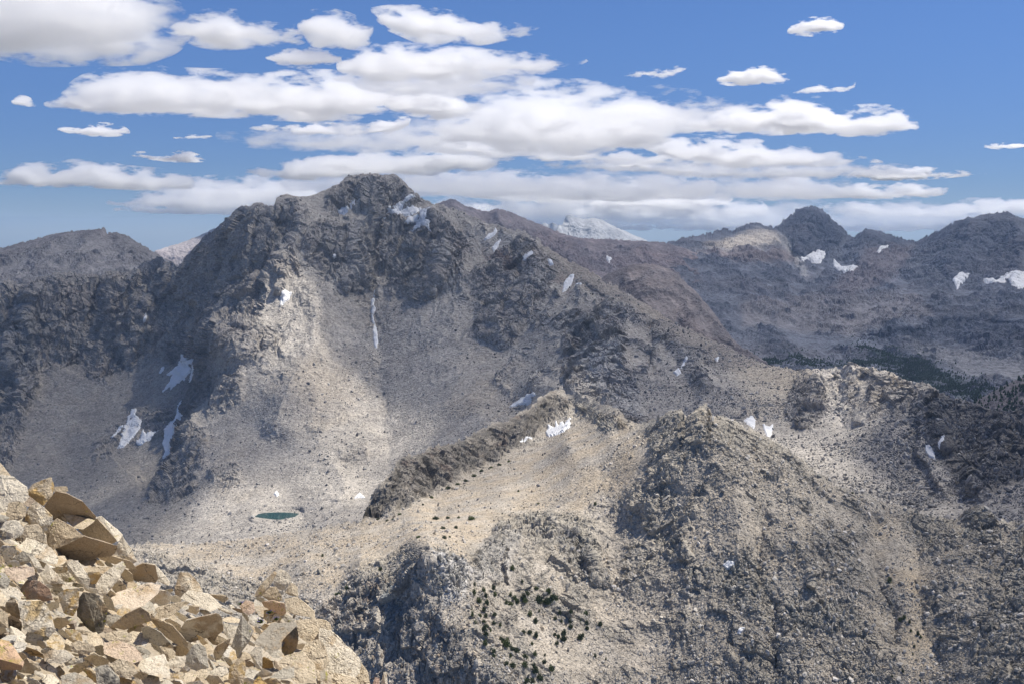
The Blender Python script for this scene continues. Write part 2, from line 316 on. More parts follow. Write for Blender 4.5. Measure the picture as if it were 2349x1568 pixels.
def main_detail(P, N, X, Y, M):
    steep = 1 - sstep(.45, .8, N[..., 2])
    near = np.clip(P[..., 1] / 2500, .45, 1.3)
    g = fbm(P, 190, 3, .5, 1, (1, 1, .45), True)
    nz = fbm(P, 300, 4, .55, 5)
    up = sstep(-440, -170, P[..., 2]); rb = fbm(np.stack([P[..., 0] + 70 * nz, P[..., 1] * .6, P[..., 2] * .17], -1), 105, 4, .55, 41, ridged=True)
    brk = sstep(-.6, .0, fbm(P, 70, 4, .6, 8) + .15)
    R = np.clip(np.maximum(M * (.3 + .7 * brk), (.2 + .8 * up) * sstep(.05, .5, .75 * rb + .45 * nz + steep * .45 - .24)), 0, 1)
    yd = Y - np.interp(X, [q[0] for q in main_sky], [q[1] for q in main_sky]); sh = sstep(70, 25, yd + 16 * nz) * sstep(1210, 1290, X) * sstep(1900, 1840, X)
    fan = np.maximum.reduce([sstep(22, -22, poly_sd(X + 25 * nz, Y + 25 * nz, pl)) for pl in FANS]); R = R * (1 - .9 * sh) * (1 - .85 * fan)
    cut = fbm(P, 80, 4, .55, 11, (1, 1, .22), True); fine = fbm(P, 26, 3, .6, 44, (1, 1, .14), True)
    b1 = blocks(P, 34, 21, (1, 1, .45)); b2 = blocks(P, 13, 22, (1, 1, .5), rot=1.1); b3 = blocks(P, 6, 23, (1, 1, .6), rot=.2)
    rub = fbm(P, 22, 3, .6, 31); peb = fbm(P, 7, 2, .6, 35)
    gul = fbm(np.stack([P[..., 0] + 40 * nz, P[..., 1], P[..., 2] * .15], -1), 60, 2, .5, 39)
    lake = sstep(2, 14, poly_sd(X, Y, LAKE))
    d = lake * near * ((5 + 13 * R) * (g - .2) + 5 * nz + up * 11 * (rb - .25) + R * (5.5 * cut + 4 * fine + 13 * facets(P, 62, 71, (1, 1, .42), rot=.3) + 8.5 * facets(P, 27, 72, (1, 1, .4), rot=.9) + 4.2 * facets(P, 12, 73, (1, 1, .5), rot=.1) + 1.4 * b3) + (1 - R) * (1.6 * rub + .9 * peb + 1.5 * gul))
    return d, dict(R=R, nz=nz, cut=cut, b1=b1, b2=b2, gul=gul, rub=rub, sh=sh)
def main_colour(P, N, X, Y, M, e):
    R = e['R']; nz2 = fbm(P, 130, 3, .5, 61); st = fbm(np.stack([P[..., 0], P[..., 1], P[..., 2] * .12], -1), 45, 3, .55, 63)
    tal = mixc(GREY * 1.36, LITE * 1.08, sstep(-.6, .5, st + nz2)); tal = mixc(tal, TAN * 1.05, .45 * sstep(.1, .6, fbm(P, 240, 3, .5, 66) + .3 * st))
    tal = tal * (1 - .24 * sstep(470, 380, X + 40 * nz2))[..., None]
    rk = mixc(DARK * 1.6, GREY * 1.28, sstep(-.7, .6, e['cut'] * .7 + .5 * e['b1'] + nz2)); rk = mixc(rk, np.array([.24, .195, .165]), .45 * sstep(.0, .5, fbm(P, 160, 3, .5, 69)))  # crevice shade put into the rock colour: darker where the cuts recede
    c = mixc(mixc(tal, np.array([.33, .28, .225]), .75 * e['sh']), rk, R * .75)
    def reg(poly, colr, a, soft=12):
        nonlocal c
        m = a * sstep(soft, -soft, poly_sd(X + 12 * nz2 * 2, Y + 12 * st * 2, poly)); c = mixc(c, colr, m)
    reg([(1105,580),(1150,585),(1190,610),(1170,625),(1120,600)], RUST, .6); reg([(1270,635),(1330,640),(1310,670)], RUST * 1.3, .4)
    reg([(1320,810),(1420,790),(1480,960),(1420,940),(1340,880)], PALE, .55, 8); reg([(1400,690),(1470,730),(1430,790),(1340,820)], LITE * 1.1, .5)
    reg([(1720,825),(1870,848),(1800,900),(1740,960),(1680,850)], np.array([.45, .39, .305]), .65, 25); reg([(1870,850),(1980,842),(1960,880),(1940,980),(1900,960)], LITE * 1.3, .8)
    reg([(2040,855),(2075,870),(2080,900),(2040,890)], TAN * .9, .6); reg([(1980,900),(2030,900),(2000,940),(1960,930)], TAN, .5)
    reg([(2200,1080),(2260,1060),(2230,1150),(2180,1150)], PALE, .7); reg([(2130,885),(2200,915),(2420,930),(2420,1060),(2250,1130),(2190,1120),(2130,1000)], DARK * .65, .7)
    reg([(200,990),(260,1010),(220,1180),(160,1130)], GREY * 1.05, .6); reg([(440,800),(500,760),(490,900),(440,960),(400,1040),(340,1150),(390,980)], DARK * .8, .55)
    reg([(0,720),(60,730),(90,850),(40,880),(-20,860)], np.array([.2, .205, .205]), .5)
    return c
m_main = terrain_mat('granite_mountain', 2.2, bump=.75, speck=.55)
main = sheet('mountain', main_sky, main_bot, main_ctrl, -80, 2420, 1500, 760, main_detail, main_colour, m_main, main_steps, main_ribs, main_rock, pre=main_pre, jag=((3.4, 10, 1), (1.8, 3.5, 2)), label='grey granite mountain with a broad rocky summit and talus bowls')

# ---------- near ridge: dark cliff, sandy slope, blocky hill
hill_sky = [(-80,1330,980),(200,1285,1020),(300,1252,1040),(330,1242,1045),(400,1246,1040),(500,1241,1030),(600,1231,1020),(700,1215,1020),(780,1201,1030),(828,1196,1050),(840,1165,1070),(860,1122,1100),(895,1080,1140),(920,1046,1170),(960,1041,1200),(1000,1021,1260),(1040,1016,1300),(1075,1001,1350),(1100,984,1400),(1130,971,1440),(1160,966,1490),(1200,941,1550),(1230,921,1620),(1260,896,1700),(1282,890,1740),(1300,901,1700),(1330,906,1600),(1350,915,1520),(1380,925,1400),(1420,936,1280),(1440,964,1180),(1470,970,1120),(1500,964,1080),(1540,941,1040),(1560,935,1030),(1575,955,1015),(1600,936,1005),(1620,925,1000),(1632,950,995),(1680,961,985),(1720,986,975),(1780,1011,960),(1830,1046,950),(1870,1080,940),(1900,1100,935),(1960,1130,930),(2000,1141,930),(2060,1161,930),(2100,1170,930),(2140,1185,925),(2200,1189,915),(2215,1166,905),(2250,1156,900),(2270,1171,895),(2290,1190,890),(2349,1195,870),(2420,1190,850)]
hill_bot = [(-80,1700),(2420,1700)]
hill_ctrl = [(870,1180,1075),(1000,1130,1130),(1090,1082,1230),(1160,1040,1320),(1250,985,1480),(1320,935,1600),(1000,1190,1010),(850,1205,1015),(1150,1130,1080),(1300,1020,1180),(1400,1000,1120),(1200,1200,960),(1400,1100,1010),(1550,1000,985),
 (1620,1000,945),(1620,1200,860),(1620,1400,790),(1620,1560,745),(1400,1200,930),(1400,1350,850),(1350,1500,770),(1200,1300,830),(1200,1400,790),(1220,1568,715),(1100,1270,830),
 (330,1300,960),(500,1300,930),(700,1280,910),(600,1350,875),(800,1330,840),(740,1375,812),(500,1420,790),(300,1420,810),(850,1325,806),(985,1246,770),(995,1296,757),(1006,1365,747),(1014,1392,742),
 (1026,1428,735),(1050,1452,728),(1074,1484,720),(1094,1510,713),(1110,1540,708),(1132,1568,700),(1160,1640,690),(1090,1568,706),(1000,1568,716),(900,1568,724),(800,1568,738),(1040,1500,722),
 (729,1410,800),(800,1450,768),(850,1400,780),(905,1345,790),(945,1320,770),(900,1450,748),(980,1450,736),(950,1390,750),(970,1320,759),(1100,1430,748),(1100,1350,775),(900,1700,690),(800,1700,700),(1500,1700,720),(1050,1700,715),(500,1700,700),
 (1850,1200,860),(1850,1400,780),(1850,1560,730),(2000,1300,830),(2050,1450,770),(2080,1568,730),(2150,1300,835),(2120,1400,790),(2250,1250,840),(2300,1350,780),(2280,1480,720),(2349,1568,660),(2180,1568,715),(2000,1700,700),(2400,1700,620)]
hill_steps = [([(985,1245),(995,1296),(1005,1363),(1012,1388),(1025,1426),(1050,1451),(1072,1483),(1107,1538),(1130,1568),(1160,1640)],3,6,30),([(1175,1255),(1160,1300),(1168,1345)],20,8,45),([(1620,925),(1500,1060),(1440,1150),(1420,1240)],10,20,60)]
hill_ribs = [([(1620,930),(1560,1050),(1480,1130),(1430,1190)],16,60,90),([(2000,1150),(2010,1300),(2060,1500)],-14,50,50),([(2130,1200),(2110,1330),(2150,1568)],-9,70,70),([(1620,950),(1680,1100),(1700,1300)],9,60,80),([(1780,1015),(1820,1180),(1860,1400)],8,60,60),([(1740,1150),(1760,1350),(1790,1568)],-9,40,40),([(1250,1175),(1330,1220),(1380,1350)],10,30,40),([(900,1060),(890,1110),(850,1190)],10,20,20),([(960,1040),(950,1090),(930,1160)],8,15,15),([(1040,1015),(1030,1060),(1010,1120)],9,15,18),([(1110,985),(1110,1030),(1090,1075)],9,15,15),([(1200,945),(1190,990),(1170,1030)],10,15,20)]
hill_rock = [[(828,1196),(840,1165),(920,1046),(1000,1020),(1100,985),(1200,940),(1265,893),(1300,915),(1320,930),(1250,985),(1200,1020),(1090,1080),(1000,1128),(900,1175)],
 [(729,1403),(744,1383),(804,1363),(842,1356),(849,1331),(902,1336),(942,1311),(967,1286),(985,1250),(995,1296),(1006,1365),(1014,1392),(1026,1428),(1050,1451),(1074,1484),(1094,1510),(1132,1568),(1160,1700),(700,1700),(720,1450)],
 ([(1150,1195),(1250,1175),(1340,1195),(1380,1260),(1370,1350),(1330,1330),(1280,1260),(1200,1235),(1100,1330),(1080,1280)],.85),([(1480,1120),(1530,1080),(1560,1200),(1620,1330),(1600,1380),(1540,1280),(1480,1220)],.8),
 ([(1280,900),(1440,965),(1450,985),(1380,990),(1320,935)],.9),([(1480,970),(1620,925),(1660,965),(1600,1040),(1500,1050)],.7),([(1640,1300),(1720,1280),(1780,1340),(1760,1420),(1660,1400)],.75),([(1780,1370),(1900,1380),(1890,1450),(1800,1470)],.75),([(1880,1390),(1960,1360),(1960,1450),(1890,1450)],.8),
 ([(2210,1165),(2290,1165),(2290,1250),(2210,1240)],.9),([(2330,1200),(2420,1190),(2420,1568),(2230,1568),(2240,1450),(2290,1330)],.75),([(2070,1180),(2190,1185),(2200,1240),(2120,1250)],.6),([(990,1250),(1080,1290),(1060,1360),(1015,1390)],.9),([(1700,1480),(1800,1470),(1820,1568),(1720,1568)],.7),([(380,1310),(520,1320),(480,1380),(370,1370)],.5),([(1970,1460),(2060,1500),(2050,1568),(1960,1568)],.5)]
def hill_detail(P, N, X, Y, M):
    nz = fbm(P, 120, 4, .55, 105)
    cliff = np.maximum(sstep(9, -9, poly_sd(X, Y, hill_rock[0])), sstep(9, -9, poly_sd(X, Y, hill_rock[1])))
    sand = np.zeros_like(M)
    for pl in ([(828,1200),(1000,1135),(1200,1040),(1320,960),(1460,975),(1520,1020),(1480,1100),(1350,1180),(1150,1200),(1060,1270),(960,1250),(730,1380),(560,1330),(300,1260),(600,1230)], [(1980,1150),(2060,1170),(2120,1300),(2160,1500),(2200,1568),(2080,1568),(2060,1400),(2000,1250)]):
        sand = np.maximum(sand, sstep(25, -25, poly_sd(X + 30 * nz, Y + 30 * nz, pl)))
    rb = fbm(np.stack([P[..., 0] + 25 * nz, P[..., 1] * .7, P[..., 2] * .3], -1), 36, 4, .55, 141, ridged=True)
    R = np.clip(np.maximum(M * (.35 + .65 * sstep(-.5, .1, rb + nz)), .75 * sstep(.1, .55, .7 * rb + .6 * nz) * (1 - sand)), 0, 1)
    colm = fbm(np.stack([P[..., 0], P[..., 1], P[..., 2] * .10], -1), 11, 3, .5, 143, ridged=True)
    g = fbm(P, 60, 3, .5, 101, (1, 1, .4), True); cut = fbm(P, 24, 4, .58, 111, (1, 1, .22), True)
    b1 = blocks(P, 13, 121, (1, 1, .33)); b2 = blocks(P, 5.5, 122, (1, 1, .4), rot=1.1); b3 = blocks(P, 2.4, 123, (1, 1, .5), rot=.2)
    rub = fbm(P, 9, 3, .6, 131); peb = fbm(P, 2.6, 2, .6, 135)
    k = 1 - .45 * cliff
    d = (1.0 + 4.5 * R) * (g - .2) + 2.2 * nz + (1 - cliff) * (1 - sand * .8) * 1.7 * (rb - .25) + cliff * (2.2 * (colm - .2) + 1.6 * blocks(P, 8.5, 145, (1, 1, .2), rot=.4) + 1.5 * blocks(P, 24, 146, (1, 1, .35), rot=.9)) + R * ((2.0 * cut + 4.2 * facets(P, 21, 171, (1, 1, .38), rot=.3) + 2.6 * facets(P, 9, 172, (1, 1, .35), rot=.9) + 1.3 * facets(P, 4, 173, (1, 1, .5), rot=.1)) * (1 + .35 * cliff) - cliff * (1.2 * cut + 1.3 * facets(P, 9, 172, (1, 1, .35), rot=.9) + .9 * facets(P, 4, 173, (1, 1, .5), rot=.1)) + (.55 - .3 * cliff) * (1.5 * b1 + 1.1 * b2 + .7 * b3) * (1 - .4 * cliff)) + (1 - R) * (.5 * rub + .32 * peb + .35 * b3 * (1 - sand * .6))
    return d, dict(R=R, nz=nz, cut=cut, b1=b1, b2=b2, b3=b3, sand=sand, cliff=cliff, rub=rub)
def hill_colour(P, N, X, Y, M, e):
    R = e['R']; n2 = fbm(P, 45, 3, .5, 161); st = fbm(np.stack([P[..., 0], P[..., 1], P[..., 2] * .2], -1), 14, 3, .55, 163)
    tal = mixc(LITE * .92, LITE * 1.15, sstep(-.5, .6, st + n2)); tal = mixc(tal, TAN * 1.12, np.clip(.3 + .6 * e['sand'], 0, 1) * sstep(-.4, .3, fbm(P, 30, 4, .55, 166)))
    rk = mixc(DARK * 1.75, LITE * 1.02, sstep(-.6, .7, e['cut'] * .6 + .35 * e['b1'] + .35 * e['b2'] + n2)); rk = mixc(rk, np.array([.27, .26, .215]), .4)
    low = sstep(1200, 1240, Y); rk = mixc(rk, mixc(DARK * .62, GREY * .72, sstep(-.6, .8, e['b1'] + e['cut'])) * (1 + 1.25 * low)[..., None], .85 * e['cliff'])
    rk = mixc(rk, RUST * .8, .45 * e['cliff'] * sstep(.15, .5, fbm(P, 25, 3, .5, 169)))
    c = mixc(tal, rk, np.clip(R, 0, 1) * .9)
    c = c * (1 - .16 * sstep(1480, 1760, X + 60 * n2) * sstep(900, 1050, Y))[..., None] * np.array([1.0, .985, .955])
    def reg(poly, colr, a, soft=10):
        nonlocal c
        m = a * sstep(soft, -soft, poly_sd(X + 10 * n2 * 2, Y + 10 * st * 2, poly)); c = mixc(c, colr, m)
    reg([(990,1262),(1030,1280),(1060,1275),(1085,1310),(1075,1360),(1015,1388),(1003,1330)], PALE * 1.12, .85, 6); reg([(1100,1240),(1200,1210),(1170,1330),(1080,1340)], PALE, .35)
    reg([(900,1336),(935,1340),(925,1385),(918,1420),(880,1432),(893,1390)], np.array([.24, .255, .25]), .85, 5); reg([(1560,940),(1640,930),(1640,980),(1580,1000)], TAN * .9, .3)
    reg([(1410,940),(1450,970),(1440,990),(1400,970)], TAN * 1.1, .4)
    return c
m_hill = terrain_mat('granite_hill', .75, bump=.8, speck=.6)
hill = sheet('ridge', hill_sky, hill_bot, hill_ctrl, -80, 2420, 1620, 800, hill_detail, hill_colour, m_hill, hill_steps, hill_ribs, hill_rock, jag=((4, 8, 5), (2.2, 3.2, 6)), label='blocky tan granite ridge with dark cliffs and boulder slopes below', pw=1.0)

# ---------- mountains behind
def far_detail(s, seed, rockamp=1.0):
    def f(P, N, X, Y, M):
        g = fbm(P, 420 * s, 5, .52, seed, (1, 1, .45), True); nz = fbm(P, 700 * s, 4, .5, seed + 7); f2 = fbm(P, 60 * s, 3, .6, seed + 9, (1, 1, .5), True)
        rb = fbm(np.stack([P[..., 0] + 150 * s * nz, P[..., 1] * .6, P[..., 2] * .2], -1), 240 * s, 4, .55, seed + 17, ridged=True); R = np.clip(np.maximum(M * (.55 + .45 * sstep(-.1, .3, rb)), .85 * sstep(.05, .5, .7 * rb + .5 * nz - .05)), 0, 1)
        b = blocks(P, 55 * s, seed + 3, (1, 1, .5)); b2 = blocks(P, 22 * s, seed + 4, (1, 1, .5))
        g2 = fbm(P, 170 * s, 4, .55, seed + 13, (1, 1, .3), True)
        d = s * (14 * nz + 26 * (rb - .25) + (12 + 24 * R * rockamp) * (g - .2) + (8 + 12 * R) * (g2 - .2) + (3 + 9 * R) * f2 + R * (5 * b + 3 * b2 + 16 * facets(P, 110 * s, seed + 31, (1, 1, .5)) + 8 * facets(P, 48 * s, seed + 32, (1, 1, .5), rot=1.0)))
        return d, dict(R=R, nz=nz, g=g, b=b)
    return f
def far_colour(base, dark, red, seed, s, mixr=.35, contrast=1.0, dip=.6):
    base, dark, red = map(np.asarray, (base, dark, red))
    def f(P, N, X, Y, M, e):
        n = fbm(P, 500 * s, 4, .55, seed + 20); st = fbm(np.stack([P[..., 0], P[..., 1], P[..., 2] * .15], -1), 110 * s, 4, .6, seed + 21)
        c_, s_ = math.cos(dip), math.sin(dip); al, ac = P[..., 0] * c_ - P[..., 2] * s_, P[..., 0] * s_ + P[..., 2] * c_
        bands = fbm(np.stack([al * .22, P[..., 1] * .3, ac], -1), 95 * s, 4, .62, seed + 23); craq = fbm(P, 130 * s, 5, .6, seed + 24, (1, 1, .45), True)
        k = np.clip(e['R'] * .9 - .15 + contrast * (.55 * bands + .35 * craq - .12), 0, 1)
        c = mixc(base, dark, k); c = mixc(c, red, mixr * sstep(-.1, .5, n)); c = mixc(c, base * 1.45, .5 * contrast * sstep(.15, .55, st) * (1 - e['R'])); c = c * (1 + .3 * contrast * st)[..., None]
        return np.clip(c, .02, .8)
    return f
G2 = (.25, .235, .225); D2 = (.13, .125, .13); R2 = (.24, .185, .165)
m_far = terrain_mat('distant_rock', 8.0, bump=.5, speck=.4)
lb = sheet('mountain_spur', [(-80,582,4700),(0,570,4750),(60,555,4800),(120,538,4850),(150,532,4850),(200,528,4850),(240,525,4850),(247,536,4850),(270,533,4830),(300,545,4800),(330,565,4750),(360,581,4700),(372,592,4680),(400,604,4650),(430,625,4600)], [(-80,760),(430,760)],
 [(-60,660,4200),(100,640,4250),(200,620,4350),(300,640,4250),(400,660,4200),(0,740,3900),(400,740,3900),(240,570,4650),(330,610,4550)], -80, 430, 460, 170, far_detail(.55, 201, .7), far_colour(G2, (.16, .152, .15), (.23, .19, .17), 201, .55), terrain_mat('shoulder_rock', 4.5, bump=.6, speck=.45), rock=[([(240,525),(300,545),(372,592),(330,610),(260,570)],.8)], jag=((1.8, 6, 11), (1, 2.5, 12)), label='dark rounded mountain shoulder behind the cirque wall')
pale = sheet('mountain_slope', [(330,590,9000),(355,577,9000),(380,568,9100),(410,560,9200),(450,545,9300),(490,525,9400),(540,502,9500),(600,480,9600)], [(330,700),(600,700)], [(360,650,8600),(450,640,8700),(550,620,8800),(400,690,8300),(550,690,8300)], 330, 600, 220, 100, far_detail(1.2, 221, .4), far_colour((.42, .37, .35), (.3, .27, .27), (.38, .31, .29), 221, 1.2), m_far, jag=((.8, 4, 13),), label='pale tan distant slope in the gap beside the main peak')
white = sheet('granite_peak', [(1210,535,14000),(1235,520,14000),(1250,511,14000),(1258,515,14000),(1268,511,14000),(1280,518,14000),(1292,512,14000),(1299,496,14000),(1304,494,14000),(1316,498,14050),(1340,503,14100),(1360,500,14100),(1385,507,14150),(1400,516,14200),(1440,534,14300),(1470,546,14400),(1490,556,14400),(1530,566,14500),(1560,575,14500)], [(1210,640),(1560,640)], [(1300,560,13500),(1380,540,13600),(1450,570,13700),(1250,560,13600),(1350,620,12900),(1500,620,13000)], 1210, 1560, 300, 100, far_detail(1.3, 231, .45), far_colour((.40, .40, .395), (.26, .265, .275), (.37, .36, .35), 231, 1.6, .3, .9), m_far, ribs=[([(1299,497),(1275,530),(1262,560)],350,25,25)], jag=((1.0, 3, 14),), label='white granite peak with an upright tooth far behind the purple ridge')
purple = sheet('mountain_ridge', [(900,500,6200),(960,482,6300),(1000,471,6400),(1015,463,6450),(1035,457,6500),(1045,459,6500),(1060,470,6500),(1100,483,6500),(1120,485,6500),(1140,479,6500),(1160,484,6500),(1180,492,6500),(1220,508,6550),(1250,520,6600),(1290,536,6650),(1330,547,6700),(1400,549,6800),(1450,552,6900),(1500,555,7000),(1530,558,7000),(1600,580,7000)], [(900,720),(1600,720)], [(1200,600,5900),(1350,600,6200),(1450,600,6300),(1400,680,5600),(1550,640,6200),(1100,600,5700),(1000,650,5300)], 900, 1600, 520, 190, far_detail(.85, 241, .6), far_colour((.225, .19, .185), (.15, .13, .135), (.235, .175, .16), 241, .85, .5), m_far, ribs=[([(1140,480),(1160,520),(1200,570)],120,40,60),([(1035,458),(1060,500),(1110,560)],120,40,60),([(1290,536),(1280,570),(1300,610)],80,40,60)], jag=((1.2, 5, 15), (.8, 2, 16)), label='long purple brown ridge descending behind the main peak')
range_sky = [(1440,660,6400),(1470,630,6700),(1490,600,6900),(1510,575,7100),(1530,558,7300),(1560,548,7500),(1600,539,7700),(1620,537,7800),(1650,530,7900),(1665,527,8000),(1680,529,8050),(1700,520,8100),(1712,514,8150),(1735,511,8200),(1755,519,8200),(1775,521,8300),(1800,505,8400),(1830,481,8500),(1850,475,8500),(1865,472,8500),(1885,478,8500),(1910,505,8450),(1950,541,8300),(1960,545,8200),(1985,524,8000),(2005,528,7900),(2060,545,7800),(2100,554,7700),(2150,530,7500),(2200,506,7300),(2240,496,7200),(2290,487,7100),(2312,484,7100),(2330,496,7050),(2349,505,7000),(2430,500,6900)]
range_ctrl = [(1600,570,7300),(1700,550,7400),(1780,545,7500),(1650,620,6600),(1750,600,6800),(1810,580,7500),(1870,560,8000),(1930,620,6900),(1870,600,7300),(1990,600,7000),(2060,580,7300),(1560,640,6200),(1600,700,5600),(1700,680,5900),(1700,760,5000),(1800,700,5800),(1900,700,5900),(2050,680,5900),(2150,640,6200),(2250,600,6400),(2349,640,6100),(2250,700,5500),(1800,760,5100),(1950,760,5100),(2100,745,5050),(2250,745,4850),(2349,740,4700),(2100,800,4750),(2250,820,4450),(2349,830,4250),(1950,815,4650),(1850,820,4600),(1750,820,4500),(2050,850,4350),(2150,885,4050),(2200,910,3900),(2300,880,3950),(1900,900,3900),(2000,960,3500),(2349,960,3500),(1500,800,4500)]
range_rock = [[(1775,521),(1865,472),(1950,541),(1900,600),(1830,600)],([(1985,524),(2100,553),(2050,600),(1960,620)],.7),([(2100,560),(2200,506),(2330,490),(2349,620),(2250,640),(2150,640)],.85),([(1990,768),(2150,740),(2300,735),(2430,745),(2430,825),(2200,825),(2050,800)],1.0),([(1480,620),(1540,560),(1580,600),(1530,660)],.7),([(1560,680),(1640,700),(1700,770),(1640,780)],.6),([(1540,600),(1650,640),(1700,700),(1600,690)],.45)]
def range_pre(X, Y, D):                         # terraces of the valley and the hanging cliffs
    for (pl, h, w) in (([(1960,770),(2060,765),(2150,742),(2300,738),(2430,748)], 230, 30), ([(1650,740),(1750,730),(1850,735),(1950,745)], 60, 18), ([(1700,700),(1850,690),(1980,705)], 90, 18), ([(1690,795),(1800,790),(1900,800)], 60, 15), ([(1540,632),(1620,600),(1720,595),(1800,590)], 160, 25), ([(1500,640),(1580,610),(1650,640)], 120, 20)):
        p = np.array(pl, float); yl = np.interp(X, p[:, 0], p[:, 1]); e = sstep(p[0, 0] - 20, p[0, 0] + 60, X) * sstep(p[-1, 0] + 20, p[-1, 0] - 60, X)
        dy = Y - yl - 4 * perlin(X / 22, Y / 22, X * 0, 3)
        D = D + e * np.where(dy < 0, 0, h * 0.4 * (1 - np.exp(-dy / 9)) * np.exp(-dy / w)) - e * np.where(dy < 0, h * .4 * np.exp(dy / w), 0) * 0.5
    return smooth_rows(D, 6)
range_ribs = [([(1865,473),(1850,520),(1830,590)],170,45,60),([(1865,473),(1900,530),(1920,580)],90,35,40),([(1985,524),(1975,560),(1960,610)],150,35,60),([(2240,496),(2200,560),(2150,640)],170,60,70),([(2312,484),(2330,560),(2310,640)],130,50,60),([(1775,521),(1800,560),(1830,600),(1850,650)],-90,25,25),([(1735,511),(1740,530),(1760,560)],90,30,30),([(1530,560),(1530,600),(1560,660)],100,30,50)]
RANGE_BUMPS = 0
def range_colour(P, N, X, Y, M, e):
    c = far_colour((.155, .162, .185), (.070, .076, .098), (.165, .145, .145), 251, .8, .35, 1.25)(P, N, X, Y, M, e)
    n = e['nz']
    def reg(poly, colr, a, soft=10):
        nonlocal c
        m = a * sstep(soft, -soft, poly_sd(X + 14 * n, Y + 10 * e['g'], poly)); c = mixc(c, np.asarray(colr), m)
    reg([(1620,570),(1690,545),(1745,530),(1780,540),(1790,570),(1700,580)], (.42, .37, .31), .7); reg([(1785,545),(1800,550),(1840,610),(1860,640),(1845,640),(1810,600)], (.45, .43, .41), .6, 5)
    reg([(1580,580),(1720,585),(1800,580),(1830,610),(1700,610)], (.25, .185, .155), .5); reg([(1990,580),(2100,570),(2060,640),(1960,690),(1900,680)], (.26, .2, .18), .4)
    reg([(1700,700),(2100,680),(2150,740),(1950,770),(1700,760)], (.31, .27, .245), .45); reg([(2050,795),(2430,825),(2430,880),(2280,890),(2150,840)], (.27, .26, .255), .7)
    veg = sstep(.0, .35, fbm(P, 160, 4, .6, 277) + .1)
    for pl in FOREST: c = mixc(c, np.array([.035, .06, .035]), .55 * veg * sstep(8, -8, poly_sd(X, Y, pl)))
    return c
FOREST = [[(1690,815),(1760,825),(1830,822),(1900,835),(1990,830),(1975,800),(1955,785),(2000,800),(2080,825),(2150,845),(2230,880),(2275,900),(2230,925),(2150,905),(2060,865),(1990,845),(1860,842),(1720,838)]]
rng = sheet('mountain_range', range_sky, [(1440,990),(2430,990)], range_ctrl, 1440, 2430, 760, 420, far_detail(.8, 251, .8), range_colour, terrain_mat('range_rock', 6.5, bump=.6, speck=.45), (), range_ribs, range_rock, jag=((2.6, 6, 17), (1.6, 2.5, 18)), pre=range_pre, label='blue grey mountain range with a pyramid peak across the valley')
knob = sheet('rocky_knob', [(1350,665,3900),(1380,640,3950),(1395,629,3950),(1430,613,3950),(1455,607,3950),(1480,605,3950),(1500,607,3950),(1520,611,3930),(1545,624,3900),(1560,636,3880),(1600,672,3800),(1640,722,3700),(1665,757,3650),(1680,776,3600),(1700,795,3550),(1760,830,3500)], [(1350,900),(1760,900)], [(1450,660,3750),(1530,680,3650),(1600,740,3500),(1450,740,3550),(1640,800,3350),(1500,850,3200),(1700,880,3100)], 1350, 1760, 330, 220, far_detail(.42, 261, .9), far_colour((.25, .215, .2), (.14, .125, .125), (.27, .205, .175), 261, .42, .4), terrain_mat('knob_rock', 3.5, bump=.65, speck=.5), ribs=[([(1500,608),(1560,690),(1620,770)],30,40,40),([(1440,612),(1480,680),(1530,760)],30,30,40)], jag=((1.2, 5, 19), (.9, 2, 20)), label='reddish brown rounded knob behind the right shoulder of the peak')
woodhill = sheet('wooded_slope', [(2190,945,2600),(2225,926,2620),(2245,914,2630),(2265,904,2640),(2300,886,2640),(2349,862,2640),(2430,828,2650)], [(2190,1010),(2430,1010)], [(2280,930,2480),(2349,910,2480),(2349,960,2350),(2250,970,2400)], 2190, 2430, 200, 120, far_detail(.3, 271, .5), far_colour((.2, .175, .175), (.13, .12, .125), (.22, .175, .165), 271, .3), terrain_mat('wooded_rock', 2.8, bump=.6, speck=.5), jag=((1, 4, 21),), label='dark slope dotted with trees at the right edge')

ground = mesh_obj('ground', [(-24000, -3000, -1500), (24000, -3000, -1500), (24000, 26000, -1500), (-24000, 26000, -1500)], [(0, 1, 2, 3)], m_far, np.tile(np.array(G2), (4, 1)))
tag(ground, kind='structure')
# ------------------------------------------------------------------ lake, snow, scree, distant trees
def simple_mat(name, colr, rough=.8, spec=.2, noise=None, bump=None):
    mat = bpy.data.materials.new(name); n, l = nodes(mat); b = n['Principled BSDF']; b.inputs['Base Color'].default_value = (*colr, 1); b.inputs['Roughness'].default_value = rough; b.inputs['Specular IOR Level'].default_value = spec
    tc = n.new('ShaderNodeTexCoord')
    if noise:
        t = n.new('ShaderNodeTexNoise'); t.inputs['Scale'].default_value = noise[0]; t.inputs['Detail'].default_value = 5; l.new(tc.outputs['Object'], t.inputs['Vector'])
        m = n.new('ShaderNodeMix'); m.data_type = 'RGBA'; m.inputs[6].default_value = (*[c * (1 - noise[1]) for c in colr], 1); m.inputs[7].default_value = (*[min(.95, c * (1 + noise[1])) for c in colr], 1)
        l.new(t.outputs[0], m.inputs[0]); l.new(m.outputs[2], b.inputs['Base Color'])
        if bump:
            bp = n.new('ShaderNodeBump'); bp.inputs['Strength'].default_value = bump[0]; bp.inputs['Distance'].default_value = bump[1]; l.new(t.outputs[0], bp.inputs['Height']); l.new(bp.outputs[0], b.inputs['Normal'])
    return mat
lx = np.array(LAKE, float); cxy = lx.mean(0); big = cxy + (lx - cxy) * 1.06
t_ = np.linspace(0, 1, 9)[:-1]; ring = np.concatenate([big[i] + (big[(i + 1) % len(big)] - big[i]) * t_[:, None] for i in range(len(big))])
def on_level(x, y, z): return at(x, y, z / px_ray(x, y)[1])
